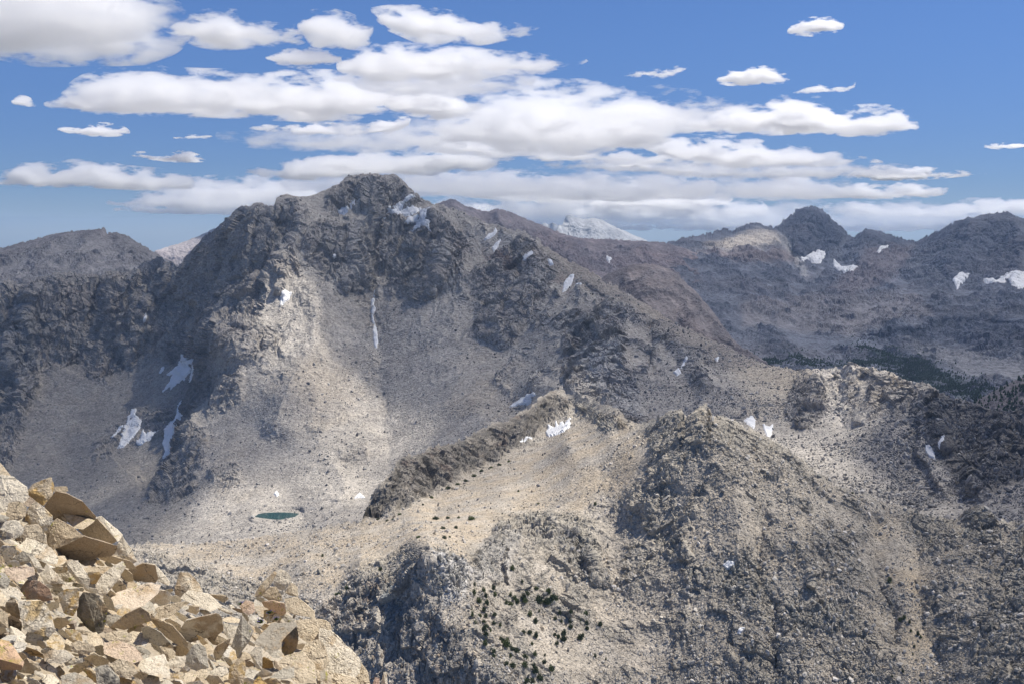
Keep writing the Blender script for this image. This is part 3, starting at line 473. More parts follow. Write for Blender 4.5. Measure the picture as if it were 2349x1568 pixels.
rv = on_level(ring[:, 0], ring[:, 1], LAKE_Z); cv = on_level(cxy[0], cxy[1], LAKE_Z); nr = len(ring)
lake = mesh_obj('lake', np.concatenate([rv, cv[None]]), [(i, (i + 1) % nr, nr) for i in range(nr)], simple_mat('lake_water', (.02, .06, .058), .05, .5, (.05, .15)))
tag(lake, kind='structure')

m_snow = simple_mat('old_snow', (.80, .79, .77), .75, .2, (.03, .10), (.5, 2.0))
def snow(label, sh, poly, lift=1.0, rag=2.2, seed=0):
    S = SHEETS[sh]; p = np.asarray(poly, float); X, Y = S['X'], S['Y']
    ji = np.where((S['xs'] > p[:, 0].min() - 7) & (S['xs'] < p[:, 0].max() + 7))[0]; j0, j1 = ji[0], ji[-1] + 1
    rows = np.where(((Y[:, j0:j1] > p[:, 1].min() - 7) & (Y[:, j0:j1] < p[:, 1].max() + 7)).any(1))[0]; i0, i1 = rows[0], rows[-1] + 1
    x, y, P, N = X[i0:i1, j0:j1], Y[i0:i1, j0:j1], S['P'][i0:i1, j0:j1], S['N'][i0:i1, j0:j1]
    # refine the grid three times
    def up(A, k=3):
        for ax in (0, 1):
            n = A.shape[ax]; q = np.linspace(0, n - 1, (n - 1) * k + 1); lo = np.floor(q).astype(int).clip(0, n - 2); f = q - lo
            sh_ = [1] * A.ndim; sh_[ax] = -1; f = f.reshape(sh_); A = np.take(A, lo, ax) * (1 - f) + np.take(A, lo + 1, ax) * f
        return A
    Ps = up(smooth_rows(P, 5)); Ns = up(N); Ns /= np.linalg.norm(Ns, axis=-1, keepdims=True); x, y = up(x), up(y); Pr = up(P)
    sd = poly_sd(x, y, p) - 1.0 + min(1.0, .25 + min(np.ptp(p[:, 0]), np.ptp(p[:, 1])) / 40) * rag * .7 * (perlin(x / 4.5, y / 4.5, x * 0, seed + 1) * 1.3 + perlin(x / 1.8, y / 1.8, x * 0, seed + 2) * .7)
    px = P[..., 1].mean() / FOC
    # thickness over the ground: dives below it outside the outline
    d = np.clip(-sd, -2.5, 2.0) / 2.0 * 2.6 * px * lift
    V = np.where((sd < 0)[..., None], np.maximum(((Pr - Ps) * Ns).sum(-1), 0)[..., None] * Ns * 1.0, 0) + Ps + Ns * (d + .5 * px)[..., None]
    F = grid_faces(*sd.shape)[:, ::-1]; k = (sd.reshape(-1)[F] < 1.2).any(1); F = F[k]
    if not len(F): print('no snow', label); return
    used = np.zeros(sd.size, bool); used[F.ravel()] = True; idx = np.cumsum(used) - 1
    o = mesh_obj('snow_patch', V.reshape(-1, 3)[used], idx[F], m_snow, None, smooth=True)
    return tag(o, label, 'snow patch', 'old snow patches on the mountains')
fD = lambda q: [(458.8 + a * .293, 372.8 + b * .293) for a, b in q]; fE = lambda q: [(a * .3658, 573.5 + b * .3658) for a, b in q]
fG = lambda q: [(802.9 + a * .3658, 573.5 + b * .3658) for a, b in q]; fK = lambda q: [(1548.4 + a * .3657, 573.5 + b * .3657) for a, b in q]; fH = lambda q: [(1491 + a * .3652, 1032.3 + b * .3652) for a, b in q]
SNOW = [
 ('mountain', 'branching snowfield directly under the summit cliff', fD([(1398,478),(1440,440),(1500,388),(1560,370),(1640,320),(1678,292),(1672,322),(1612,372),(1562,415),(1660,382),(1728,362),(1692,402),(1600,434),(1530,448),(1500,432),(1450,462),(1405,488)])),
 ('mountain', 'thin broken snow line between the two large snowfields under the summit', fD([(1633,502),(1655,440),(1672,446),(1750,390),(1762,398),(1700,462),(1642,502)])),
 ('mountain', 'forked snowfield pointing down the gully right of the summit', fD([(1668,568),(1720,490),(1788,380),(1814,374),(1802,440),(1772,488),(1812,478),(1808,538),(1775,506),(1710,544)])),
 ('mountain', 'flat snow sliver below the left side of the summit cliff', fD([(1073,388),(1110,384),(1162,404),(1122,415)])),
 ('mountain', 'short snow curve right of the flat sliver below the summit', fD([(1168,380),(1226,352),(1218,376),(1182,390)])),
 ('mountain', 'tiny upright snow sliver above the short snow curve', fD([(1244,352),(1270,322),(1264,350)])),
 ('mountain', 'small snow patch on top of the summit cliff', fD([(1270,160),(1300,138),(1316,148),(1290,170)])),
 ('mountain', 'bright ragged snow patch on the sunlit slope of the main peak', fD([(626,1124),(638,1050),(670,1018),(714,1028),(692,1076),(652,1112),(628,1134)])),
 ('mountain', 'long narrow snow streak running down the central gully', fD([(1338,1100),(1358,1093),(1382,1160),(1367,1230),(1387,1330),(1394,1400),(1382,1454),(1368,1434),(1353,1330),(1350,1250),(1333,1180)])),
 ('mountain', 'small snow spot just above the long narrow streak', fD([(1352,1074),(1362,1030),(1370,1062),(1360,1080)])),
 ('mountain', 'tiny snow dot left of the central gully', fD([(1032,792),(1055,768),(1064,786),(1042,804)])),
 ('mountain', 'upper snow scrap on the right shoulder of the peak', fD([(2230,614),(2258,580),(2300,560),(2312,526),(2328,548),(2306,576),(2264,604)])),
 ('mountain', 'slanting snow scrap below the upper scrap on the right shoulder', fD([(2288,664),(2320,630),(2352,606),(2312,684),(2300,694)])),
 ('mountain', 'large jagged snow patch high in the left cirque', fE([(1018,880),(1050,830),(1080,770),(1043,776),(1100,730),(1150,690),(1168,650),(1182,690),(1215,684),(1192,742),(1152,802),(1100,852),(1068,868),(1085,842),(1052,852)])),
 ('mountain', 'smaller snow patch tucked against the dark buttress wall', fE([(1185,824),(1205,760),(1230,715),(1252,750),(1237,804),(1210,818)])),
 ('mountain', 'tiny snow chip left of the large jagged cirque patch', fE([(1002,768),(1026,732),(1024,752)])),
 ('mountain', 'broad leaf shaped snow patch low in the left cirque', fE([(742,1240),(790,1140),(828,1000),(854,996),(858,1050),(892,1080),(872,1132),(822,1192),(782,1238)])),
 ('mountain', 'thin dirty snow strip beside the leaf shaped patch', fE([(706,1194),(768,1116),(784,1130),(726,1190)])),
 ('mountain', 'low horizontal snow strip below the dark slab in the cirque', fE([(862,1218),(908,1180),(914,1150),(932,1180),(1002,1142),(998,1162),(932,1198),(880,1222)])),
 ('mountain', 'tall winding snow patch at the foot of the dark buttress', fE([(1026,1304),(1045,1270),(1028,1215),(1060,1120),(1108,1030),(1118,980),(1145,936),(1172,970),(1163,1060),(1112,1162),(1075,1222),(1103,1240),(1082,1294),(1050,1306)])),
 ('mountain', 'tiny snow sliver in a cleft of the left cliffs', fE([(916,484),(934,446),(936,472)])),
 ('mountain', 'slanted snow patch below the crest of the long right ridge', fG([(1335,264),(1343,210),(1380,163),(1403,157),(1393,202),(1367,238)])),
 ('mountain', 'small snow scrap right of the slanted ridge patch', fG([(1422,248),(1452,224),(1442,246)])),
 ('mountain', 'thin bent snow strip beside the rust coloured rock', fG([(1097,84),(1136,30),(1150,22),(1148,48),(1117,76)])),
 ('mountain', 'round snow dot right of the rust coloured rock', fG([(1243,72),(1262,76),(1272,96),(1250,103)])),
 ('mountain', 'snow strip lying along the top of the dark ridge cliff', fG([(1006,988),(1060,953),(1080,932),(1168,908),(1134,948),(1072,974),(1020,994)])),
 ('ridge', 'comb shaped snow patch among the ridge top boulders', fG([(1230,1144),(1250,1108),(1288,1112),(1293,1078),(1310,1105),(1330,1072),(1345,1100),(1382,1056),(1378,1102),(1342,1134),(1292,1154),(1250,1170)])),
 ('ridge', 'small snow strip below the comb shaped snow patch', fG([(1092,1198),(1130,1177),(1140,1190)])), ('ridge', 'lowest snow sliver left of the comb shaped snow patch', fG([(1052,1209),(1082,1192),(1074,1213)])),
 ('mountain', 'ragged snow scrap below the right ridge crags', fG([(2032,772),(2060,742),(2074,776),(2050,790)])), ('mountain', 'narrow snow sliver above the ragged scrap on the right ridge', fG([(2078,738),(2092,702),(2101,716)])),
 ('mountain', 'small snow patch on the valley floor beside the dark cliff foot', fG([(30,1548),(60,1522),(90,1548)])), ('mountain', 'tiny snow dot on the slope above the lake', [(629,1134),(634,1126),(639,1132),(635,1138)]),
 ('mountain', 'bright triangular snow patch behind the blocky hilltop', fK([(436,1088),(480,1052),(503,1075),(494,1130),(470,1113)])), ('mountain', 'grey snow wedge right of the bright triangular patch', fK([(552,1098),(590,1110),(614,1098),(603,1152),(580,1170),(563,1130)])),
 ('mountain', 'hooked snow patch at the foot of the right dark cliff', fK([(1572,1228),(1600,1233),(1628,1275),(1628,1309),(1600,1298),(1578,1267)])), ('mountain', 'small snow sliver right of the hooked patch', fK([(1672,1254),(1697,1210),(1694,1248)])),
 ('mountain', 'snow scrap near the crest of the long right ridge', fK([(253,688),(274,682),(264,718)])),
 ('mountain_range', 'broken snow band at the foot of the pyramid peak', fK([(788,62),(840,43),(870,43),(932,36),(938,56),(912,84),(870,78),(830,57),(800,72)])), ('mountain_range', 'crescent snowfield in the hollow right of the pyramid peak', fK([(997,72),(1030,98),(1060,122),(1154,113),(1124,143),(1070,155),(1018,138),(997,110)])),
 ('mountain_range', 'grey snow patch below the far right cliffs', fK([(1752,197),(1790,167),(1834,180),(1802,213),(1770,249),(1757,230)])), ('mountain_range', 'long thin snow tongue rising to the right edge snowfield', fK([(1936,212),(2000,208),(2060,192),(2124,146),(2114,177),(2060,213),(2000,228)])), ('mountain_range', 'largest far snowfield at the right edge', fK([(2096,217),(2130,146),(2189,157),(2226,210),(2160,254),(2108,238)])),
 ('mountain_range', 'thin snow scrap on the second far right summit', fK([(1262,34),(1290,2),(1330,-8),(1304,20),(1275,38)])), ('mountain_ridge', 'tiny arrow shaped snow spot on the purple ridge', fG([(1605,82),(1634,82),(1620,112)])),
 ('ridge', 'small white snow remnant among dark crags of the hill', fH([(462,722),(490,692),(523,698),(528,722),(480,738)])), ('ridge', 'lower snow remnant on the dark hillside', fH([(552,1158),(570,1122),(594,1122),(566,1160)])),
]
for i, (sh, lab, pl) in enumerate(SNOW): snow(lab, sh, pl, seed=400 + i, rag=1.6 if sh != 'mountain_range' else 1.2)

# scree: loose stones lying on the slopes
def stone_variants(k, sub, seed, jit=.28, cuts=5):
    rs = np.random.RandomState(seed); V0, F0 = ico(sub); out = []
    for _ in range(k):
        V = V0.copy()
        for _ in range(cuts):                         # broken faces
            nn = rs.normal(size=3); nn /= np.linalg.norm(nn); c = rs.uniform(.35, .8); d = V @ nn; V = V - nn * np.maximum(d - c, 0)[:, None]
        V = V * (1 + rs.normal(size=(len(V), 1)) * jit * .3); out.append(V * rs.uniform(.65, 1.25, 3) * np.array([1, 1, .8]))
    return out, F0
def ico(sub=1):
    import bmesh
    bm = bmesh.new(); bmesh.ops.create_icosphere(bm, subdivisions=sub, radius=1); V = np.array([v.co[:] for v in bm.verts]); F = np.array([[v.index for v in f.verts] for f in bm.faces]); bm.free(); return V, F
def rot_mats(rs, n, tilt=1.0):
    q = rs.normal(size=(n, 4)) * np.array([1, tilt, tilt, 1]); q /= np.linalg.norm(q, axis=1)[:, None]; w, x, y, z = q.T
    return np.stack([np.stack([1 - 2 * (y * y + z * z), 2 * (x * y - z * w), 2 * (x * z + y * w)], -1), np.stack([2 * (x * y + z * w), 1 - 2 * (x * x + z * z), 2 * (y * z - x * w)], -1), np.stack([2 * (x * z - y * w), 2 * (y * z + x * w), 1 - 2 * (x * x + y * y)], -1)], 1)
def off_snow(sh):
    S = SHEETS[sh]; m = np.ones(S['X'].shape)
    for s_, _, pl in SNOW:
        if s_ != sh: continue
        p = np.array(pl); sel = (S['X'] > p[:, 0].min() - 6) & (S['X'] < p[:, 0].max() + 6) & (S['Y'] > p[:, 1].min() - 6) & (S['Y'] < p[:, 1].max() + 8)
        m[sel] = np.minimum(m[sel], poly_sd(S['X'][sel], S['Y'][sel], pl) > 2.5)
    if sh == 'mountain': m *= poly_sd(S['X'], S['Y'], LAKE) > 1
    return m
def scatter(sh, n, weight, size, cols, mat, seed, flake=False, sink=.25, ymax=1575, tilt=.25):
    rs = np.random.RandomState(seed); S = SHEETS[sh]; W = weight * off_snow(sh); W[:3] *= .3; W[S['Y'] > ymax] = 0
    p = W.ravel() / W.sum(); k = rs.choice(p.size, n, p=p); P = S['P'].reshape(-1, 3)[k]; N = S['N'].reshape(-1, 3)[k]
    dpx = P[:, 1] / FOC * 1.6
    P = P + (rs.rand(n, 1) - .5) * dpx[:, None] * np.array([2, 0, 0]); sz = size(rs, n)
    var, F0 = stone_variants(14, 1, seed) ; var = np.array(var); m = len(var[0])
    v = rs.randint(0, len(var), n); R = rot_mats(rs, n, tilt if flake else 1)
    sc = np.stack([rs.uniform(.35, .8, n), rs.uniform(.3, .6, n), rs.uniform(1.1, 2.4, n)], -1) if flake else np.ones((n, 3))
    Q = np.einsum('nij,nkj->nki', R, var[v] * sc[:, None, :]) * sz[:, None, None] + (P + N * (sz * (.5 - sink))[:, None])[:, None, :]
    F = (F0[None] + (np.arange(n) * m)[:, None, None]).reshape(-1, 3)
    ci = rs.randint(0, len(cols), n); C = np.asarray(cols)[ci] * rs.uniform(.75, 1.25, (n, 1)); C = np.repeat(C, m, 0)
    return Q.reshape(-1, 3), F, C
def join(parts):
    V, F, C, o = [], [], [], 0
    for v, f, c in parts: V.append(v); F.append(f + o); C.append(c); o += len(v)
    return np.concatenate(V), np.concatenate(F), np.concatenate(C)
m_scree = terrain_mat('scree_stone', .5, bump=.4, speck=.35)
def patchy(S, size, seed, lo=-.3, hi=.5): return .12 + sstep(lo, hi, fbm(S['P'], size, 4, .6, seed))
Rh = hill['M']; pn = patchy(hill, 60, 501); sand = np.zeros_like(Rh)
pareto = lambda a, lo, hi: (lambda rs, n: np.minimum(lo * (1 - rs.rand(n)) ** (-1 / a), hi))
stone_cols = [(.48, .44, .38), (.40, .37, .325), (.30, .285, .26), (.54, .50, .45), (.44, .37, .28), (.34, .32, .29)]
cliffm = np.maximum(sstep(9, -9, poly_sd(hill['X'], hill['Y'], hill_rock[0])), sstep(9, -9, poly_sd(hill['X'], hill['Y'], hill_rock[1])))
a = scatter('ridge', 110000, pn * (1 - .8 * Rh) * (1 - cliffm), pareto(2.7, .30, 2.5), stone_cols, None, 511)
b = scatter('ridge', 13000, (.03 + Rh * (1 - .95 * cliffm)) * patchy(hill, 25, 503), pareto(2.4, .55, 3.4), [(.33, .31, .28), (.24, .23, .2), (.42, .39, .34), (.16, .155, .14)], None, 512, flake=True, sink=.35)
HILL_PARTS = [a, b]
Rm = main['M']; slope_w = (main['P'][..., 1] / 2500) ** -1
c_ = scatter('ridge', 2600, sstep(9, -9, poly_sd(hill['X'], hill['Y'], hill_rock[1])) + .12 * sstep(9, -9, poly_sd(hill['X'], hill['Y'], hill_rock[0])), pareto(2.4, .9, 3.0), [(.27, .26, .235), (.20, .19, .18), (.33, .30, .26), (.25, .255, .25), (.30, .24, .18)], None, 515, flake=True, sink=.75, tilt=.07)
jj = join(HILL_PARTS + [c_]); tag(mesh_obj('scree', jj[0], jj[1], m_scree, jj[2]), kind='stuff')
a = scatter('mountain', 60000, patchy(main, 150, 505) * (1 - .85 * Rm) * slope_w, pareto(2.9, .75, 4.5), [(.34, .32, .30), (.26, .25, .24), (.19, .185, .18), (.42, .40, .37)], None, 513)
b = scatter('mountain', 16000, (.02 + Rm) * patchy(main, 80, 506), pareto(2.8, 1.2, 5), [(.25, .235, .22), (.18, .17, .165), (.30, .28, .26)], None, 514, flake=True, sink=.4)
tag(mesh_obj('rubble', *join([a, b])[:2], m_scree, join([a, b])[2]), kind='stuff')

# trees too far away to tell apart
def conifers(sh, n, weight, hgt, seed):
    rs = np.random.RandomState(seed); S = SHEETS[sh]; p = weight.ravel() / weight.sum(); k = rs.choice(p.size, n, p=p); P = S['P'].reshape(-1, 3)[k] + rs.normal(size=(n, 3)) * np.array([1, 1, 0]) * S['P'][..., 1].mean() / FOC
    prof = [(.06, 0), (.06, .1), (.36, .12), (.2, .42), (.27, .45), (.12, .72), (.17, .74), (.0, 1.0)]; ns = 6; V, F = [], []
    for r, z in prof:
        for j in range(ns): a_ = j * 2 * math.pi / ns; V.append((r * math.cos(a_), r * math.sin(a_), z))
    for i in range(len(prof) - 1):
        for j in range(ns): F.append((i * ns + j, i * ns + (j + 1) % ns, (i + 1) * ns + (j + 1) % ns, (i + 1) * ns + j))
    V = np.array(V); F = np.array(F); h = hgt * rs.uniform(.5, 1.25, n); w = rs.uniform(.8, 1.5, n) * h
    jit = 1 + rs.normal(size=(n, len(V), 1)) * .12
    Q = V[None] * np.stack([w, w, h], -1)[:, None, :] * jit + P[:, None, :] - np.array([0, 0, .05 * hgt]); F = (F[None] + (np.arange(n) * len(V))[:, None, None]).reshape(-1, 4)
    C = np.repeat(np.array([.035, .055, .032]) * rs.uniform(.6, 1.5, (n, 1)), len(V), 0)
    return Q.reshape(-1, 3), F, C
m_fol = terrain_mat('conifer_foliage', 1.5, bump=.3, speck=.6)
wt = np.zeros_like(rng['X'])
for pl in FOREST: wt = np.maximum(wt, sstep(6, -6, poly_sd(rng['X'], rng['Y'], pl)) * sstep(-.1, .3, fbm(rng['P'], 130, 4, .6, 277) + .12))
wt = wt + .10 * sstep(30, -10, poly_sd(rng['X'], rng['Y'], FOREST[0])) * patchy(rng, 90, 531)
tag(mesh_obj('forest', *conifers('mountain_range', 9000, wt, 7.5, 521)[:2], m_fol, conifers('mountain_range', 9000, wt, 7.5, 521)[2]), kind='stuff')
q = conifers('wooded_slope', 700, patchy(woodhill, 60, 533), 9.0, 522); tag(mesh_obj('woods', q[0], q[1], m_fol, q[2]), kind='stuff')
# ------------------------------------------------------------------ labels that single out one of many look-alikes
USED = set()
def where(x, y, marks, far=True):
    """words for where a thing lies next to the nearest named landmark"""
    d = sorted((math.hypot(x - a, y - b), nm, a, b) for nm, a, b in marks)
    out = []
    for dd, nm, a, b in d[:7]:
        dx, dy = x - a, y - b
        rel = ('just ' if dd < 45 else '') + (('above' if dy < 0 else 'below') if abs(dy) > 2 * abs(dx) else ('left of' if dx < 0 else 'right of') if abs(dx) > 2 * abs(dy) else ('up' if dy < 0 else 'down') + ' and ' + ('left of' if dx < 0 else 'right of'))
        out.append((rel, nm))
    return out
def unique_label(kinds, x, y, marks):
    for kind in kinds:
        for rel, nm in where(x, y, marks):
            lab = f'{kind} {rel} the {nm}'
            if lab not in USED and len(lab.replace('-', ' ').split()) <= 16: USED.add(lab); return lab
    w = where(x, y, marks)
    for kind in kinds:
        for rel, nm in w:
            for rel2, nm2 in w:
                if nm2 == nm: continue
                lab = f'{kind} {rel} the {nm}, {rel2} the {nm2}'
                if lab not in USED and len(lab.split()) <= 16: USED.add(lab); return lab
    for o in ('another ', 'further ', 'third ', 'fourth ', 'fifth '):
        lab = f'{o}{kinds[0]} {w[0][0]} the {w[0][1]}'
        if lab not in USED: USED.add(lab); return lab
    return lab
def sheet_point(S, x, y):
    j = int(np.argmin(np.abs(S['xs'] - x))); i = int(np.argmin(np.abs(S['Y'][:, j] - y))); 
    return S['P'][i, j], S['N'][i, j]
# ------------------------------------------------------------------ dwarf pines on the ridge
def shrub_mesh(seed, tall):
    rs = np.random.RandomState(seed); V, F = [], []
    nclump = 9
    for c in range(nclump):
        a = rs.uniform(0, 6.28); r = math.sqrt(rs.rand()) * .22; cx, cy_ = r * math.cos(a), r * math.sin(a); h = (1 - (r / .5) ** 2) * rs.uniform(.55, 1.0) * tall; rad = rs.uniform(.16, .26)
        for k in range(46):                            # needle sprays through the clump's volume
            d = rs.normal(size=3); d /= np.linalg.norm(d); q = np.array([cx, cy_, h * .55]) + d * np.array([rad, rad, h * .5]) * rs.uniform(.55, 1.05)
            if q[2] < 0: q[2] = abs(q[2]) * .3
            o = d * .4 + np.array([0, 0, .7]) + rs.normal(size=3) * .4; o /= np.linalg.norm(o); s = np.cross(o, rs.normal(size=3)); s /= np.linalg.norm(s) + 1e-9; L = rs.uniform(.06, .13); W = L * .42; i = len(V)
            V += [q - s * W * .6, q + s * W * .6, q + o * L + s * W * .25, q + o * L * 1.15, q + o * L - s * W * .25]; F += [(i, i + 1, i + 2, i + 3), (i, i + 3, i + 4, i + 4)]
    for k in range(110):                               # inner growth that ties the clumps together
        d = rs.normal(size=3); d /= np.linalg.norm(d); q = np.array([0, 0, .22 * tall]) + d * np.array([.36, .36, .24 * tall]) * rs.rand() ** .4; q[2] = abs(q[2])
        o = d * .4 + np.array([0, 0, .7]) + rs.normal(size=3) * .4; o /= np.linalg.norm(o); s = np.cross(o, rs.normal(size=3)); s /= np.linalg.norm(s) + 1e-9; L = rs.uniform(.08, .14); W = L * .45; i = len(V)
        V += [q - s * W * .6, q + s * W * .6, q + o * L + s * W * .25, q + o * L * 1.15, q + o * L - s * W * .25]; F += [(i, i + 1, i + 2, i + 3), (i, i + 3, i + 4, i + 4)]
    me = bpy.data.meshes.new('shrub'); me.from_pydata([tuple(map(float, v)) for v in V], [], [tuple(dict.fromkeys(f)) for f in F]); return me
m_shrub = simple_mat('pine_needles', (.075, .098, .042), .75, .15, (.6, .4)); m_shrub2 = simple_mat('pine_needles_bright', (.115, .145, .05), .75, .15, (.6, .4))
SHV = [shrub_mesh(600 + k, t) for k, t in enumerate((.55, .6, .7, .9, .45))]
for k, me in enumerate(SHV): me.materials.append(m_shrub if k % 2 == 0 else m_shrub2)
fC = lambda a, b: (688.2 + a * .3662, 1032.3 + b * .3662)
SHRUBS = [(1095,890,32,52),(1150,880,28,40),(1162,915,28,40),(1125,940,40,40),(1160,965,42,40),(1200,875,28,34),(1222,902,34,32),(1145,1000,30,34),(1075,990,16,24),(1125,1035,36,24),(1160,1040,34,28),(1205,1045,36,22),(1060,1045,26,44),(1310,910,22,32),(1330,940,36,40),(1360,950,34,34),(1310,972,46,30),(1282,955,24,36),(1390,925,40,40),(1400,950,40,36),(1415,900,44,28),(1480,870,34,26),(1500,945,60,56),(1540,900,44,40),(1575,940,80,44),(1545,960,60,40),(1440,1025,34,50),(1480,1065,32,42),(1495,1012,14,22),(1625,1018,34,34),(1600,1050,26,32),(1640,1065,26,24),(1680,1045,32,34),(1695,1070,32,34),(1692,1107,32,36),(1790,1022,40,28),(1793,1085,28,34),(1798,1112,30,28),(1878,1100,32,38),(1752,1075,12,22),(1400,1138,46,28),(1440,1146,40,26),(1480,1160,34,44),(1655,1140,40,38),(1655,1172,46,40),(1620,1160,30,26),(1600,1150,24,26),(1750,1170,44,40),(1775,1155,22,28),(1615,1200,30,34),(1135,1160,40,36),(1145,1190,38,36),(1080,1100,24,36),(1140,1095,34,26),(1168,1112,34,32),(1185,1140,18,32),(1205,1095,32,24),(1245,1107,20,26),(1150,1225,36,40),(1195,1275,44,42),(1205,1300,34,24),(1265,1190,44,44),(1290,1220,56,56),(1320,1245,44,36),(1350,1262,50,36),(1410,1298,48,30),(1460,1293,30,32),(1458,1205,22,22),(1535,1280,16,18),(1320,1280,22,24),(1290,1335,40,30),(1330,1352,50,40),(1390,1372,48,40),(1450,1370,40,40),(1465,1400,50,44),(1510,1345,32,38),(1550,1395,44,46),(1415,1440,56,36),(1455,1445,44,36),(1500,1432,46,54),(1330,742,34,38),(1380,830,30,22),(1100,838,24,32),(1848,335,22,26),(1915,1305,14,22),(1850,1287,20,26),
 (490,438,34,10),(545,438,24,12),(582,432,22,14),(628,398,34,12),(770,340,18,14),(826,290,32,14),(930,245,40,14),(990,208,34,14),(1040,188,34,16),(1090,155,34,18),(1135,130,30,16),(1195,112,40,14),(1250,98,34,14),(1310,75,26,12),(850,425,52,22),(927,420,30,20),(995,420,22,14),(1075,425,50,28),(895,486,40,18),(975,480,28,20),(840,520,24,14),(905,548,34,22),(940,540,18,14),(1490,335,26,14),(1370,257,16,14),(310,895,34,32),(240,920,46,14),(205,938,26,12),(520,782,32,28),(745,545,40,16),(140,662,18,20)]
fP = lambda a, b: (1491 + a * .3652, 1032.3 + b * .3652)
SH2 = [(1502,817,34,40),(1490,852,16,14),(1515,865,14,12),(1570,1065,30,30),(1595,1055,28,32),(1630,1080,20,26),(1725,1092,12,14),(1640,1132,20,18),(1680,1155,26,32),(1697,1172,22,20),(1660,1228,20,22),(1590,1385,20,28),(1520,1430,16,20),(1697,1445,16,18),(1272,268,16,16),(1652,1280,12,16)]
ALL = [fC(a, b) + (w * .3662, h * .3662) for a, b, w, h in SHRUBS] + [fP(a, b) + (w * .3652, h * .3652) for a, b, w, h in SH2]
SM = [('pale rock spire over the dark cliff', 987, 1250), ('dark hollow beside the pale rock rib', 1115, 1300), ('widest dark pine clump on the slope', 1262, 1380), ('dark hillside snow remnant', 1672, 1295), ('brown sandy chute at right', 2140, 1400), ('lower snow remnant', 1697, 1450), ('comb shaped snow patch', 1280, 985), ('dark cliff wall by the valley', 1000, 1090), ('bottom edge where the dark cliff ends', 1130, 1560), ('tarn', 635, 1182), ('rim of the dark fluted cliff', 820, 1365), ('pale rock rib below the spire', 1040, 1320), ('blocky hilltop', 1600, 950), ('grey crags right of the hollow', 1330, 1300)]
big_i = max(range(len(ALL)), key=lambda i: ALL[i][2] * ALL[i][3] * (i < 90))
rs = np.random.RandomState(77)
for i, (x, y, w, h) in enumerate(ALL):
    P, N = sheet_point(hill, x, y + h * .35); s = P[1] / FOC; v = rs.randint(0, 3) if h / w > .6 else (1 if i % 2 else 4)
    if h / w > 1.45: v = 3
    me = SHV[v]; tall = (.55, .6, .7, .9, .45)[v]
    o = bpy.data.objects.new('dwarf_pine', me); COL.objects.link(o); W = w * s * 1.22
    o.location = P - N * .08 * W; o.scale = (W, W, max(h * s / tall * 1.15, .35 * W)); o.rotation_euler = (0, 0, rs.uniform(0, 6.28))
    size = 'tiny' if w * h < 60 else 'small' if w * h < 120 else 'broad' if w > 1.35 * h else 'upright' if h > 1.25 * w else 'rounded'
    tone = 'dark green' if v % 2 == 0 else 'green'
    tag(o, unique_label([f'{size} {tone} dwarf pine', f'{size} {tone} pine clump', f'{size} low {tone} mat pine'], x, y, SM), 'dwarf pine', 'dwarf pines on the near ridge')
# ------------------------------------------------------------------ foreground boulder pile
fa = lambda a, b: (a * .3418, 1032.3 + b * .3418)          # positions read off two enlargements
fb = lambda a, b: (401.4 + a * .2319, 1204.3 + b * .2319)
FORE_SKY = [(-900,930),(-400,965),(-120,1000),(0,1072),(30,1095),(60,1112),(100,1130),(125,1125),(160,1140),(215,1185),(250,1215),(280,1235),(315,1285),(345,1300),(390,1340),(420,1345),(440,1350),(480,1375),(520,1378),(585,1370),(610,1345),(640,1330),(680,1370),(720,1410),(755,1430),(800,1475),(830,1515),(850,1550),(880,1568),(900,1580)]
fore_ctrl = [(-100,1060,8.2),(0,1090,8.0),(-100,1568,4.4),(0,1568,4.5),(0,1300,5.6),(150,1200,8.4),(150,1400,5.9),(200,1568,4.9),(300,1320,8.8),(350,1450,6.6),(400,1568,5.6),(450,1400,9.6),(520,1480,7.6),(560,1568,6.4),(600,1400,11.0),(650,1350,12.5),(650,1480,8.8),(700,1568,7.4),(720,1430,11.0),(800,1520,9.6),(850,1568,9.2),(0,1700,3.9),(400,1700,4.6),(800,1700,6.4)]
def fore_depth(x, y): return rbf(fore_ctrl, np.atleast_1d(np.asarray(x, float)), np.atleast_1d(np.asarray(y, float)))
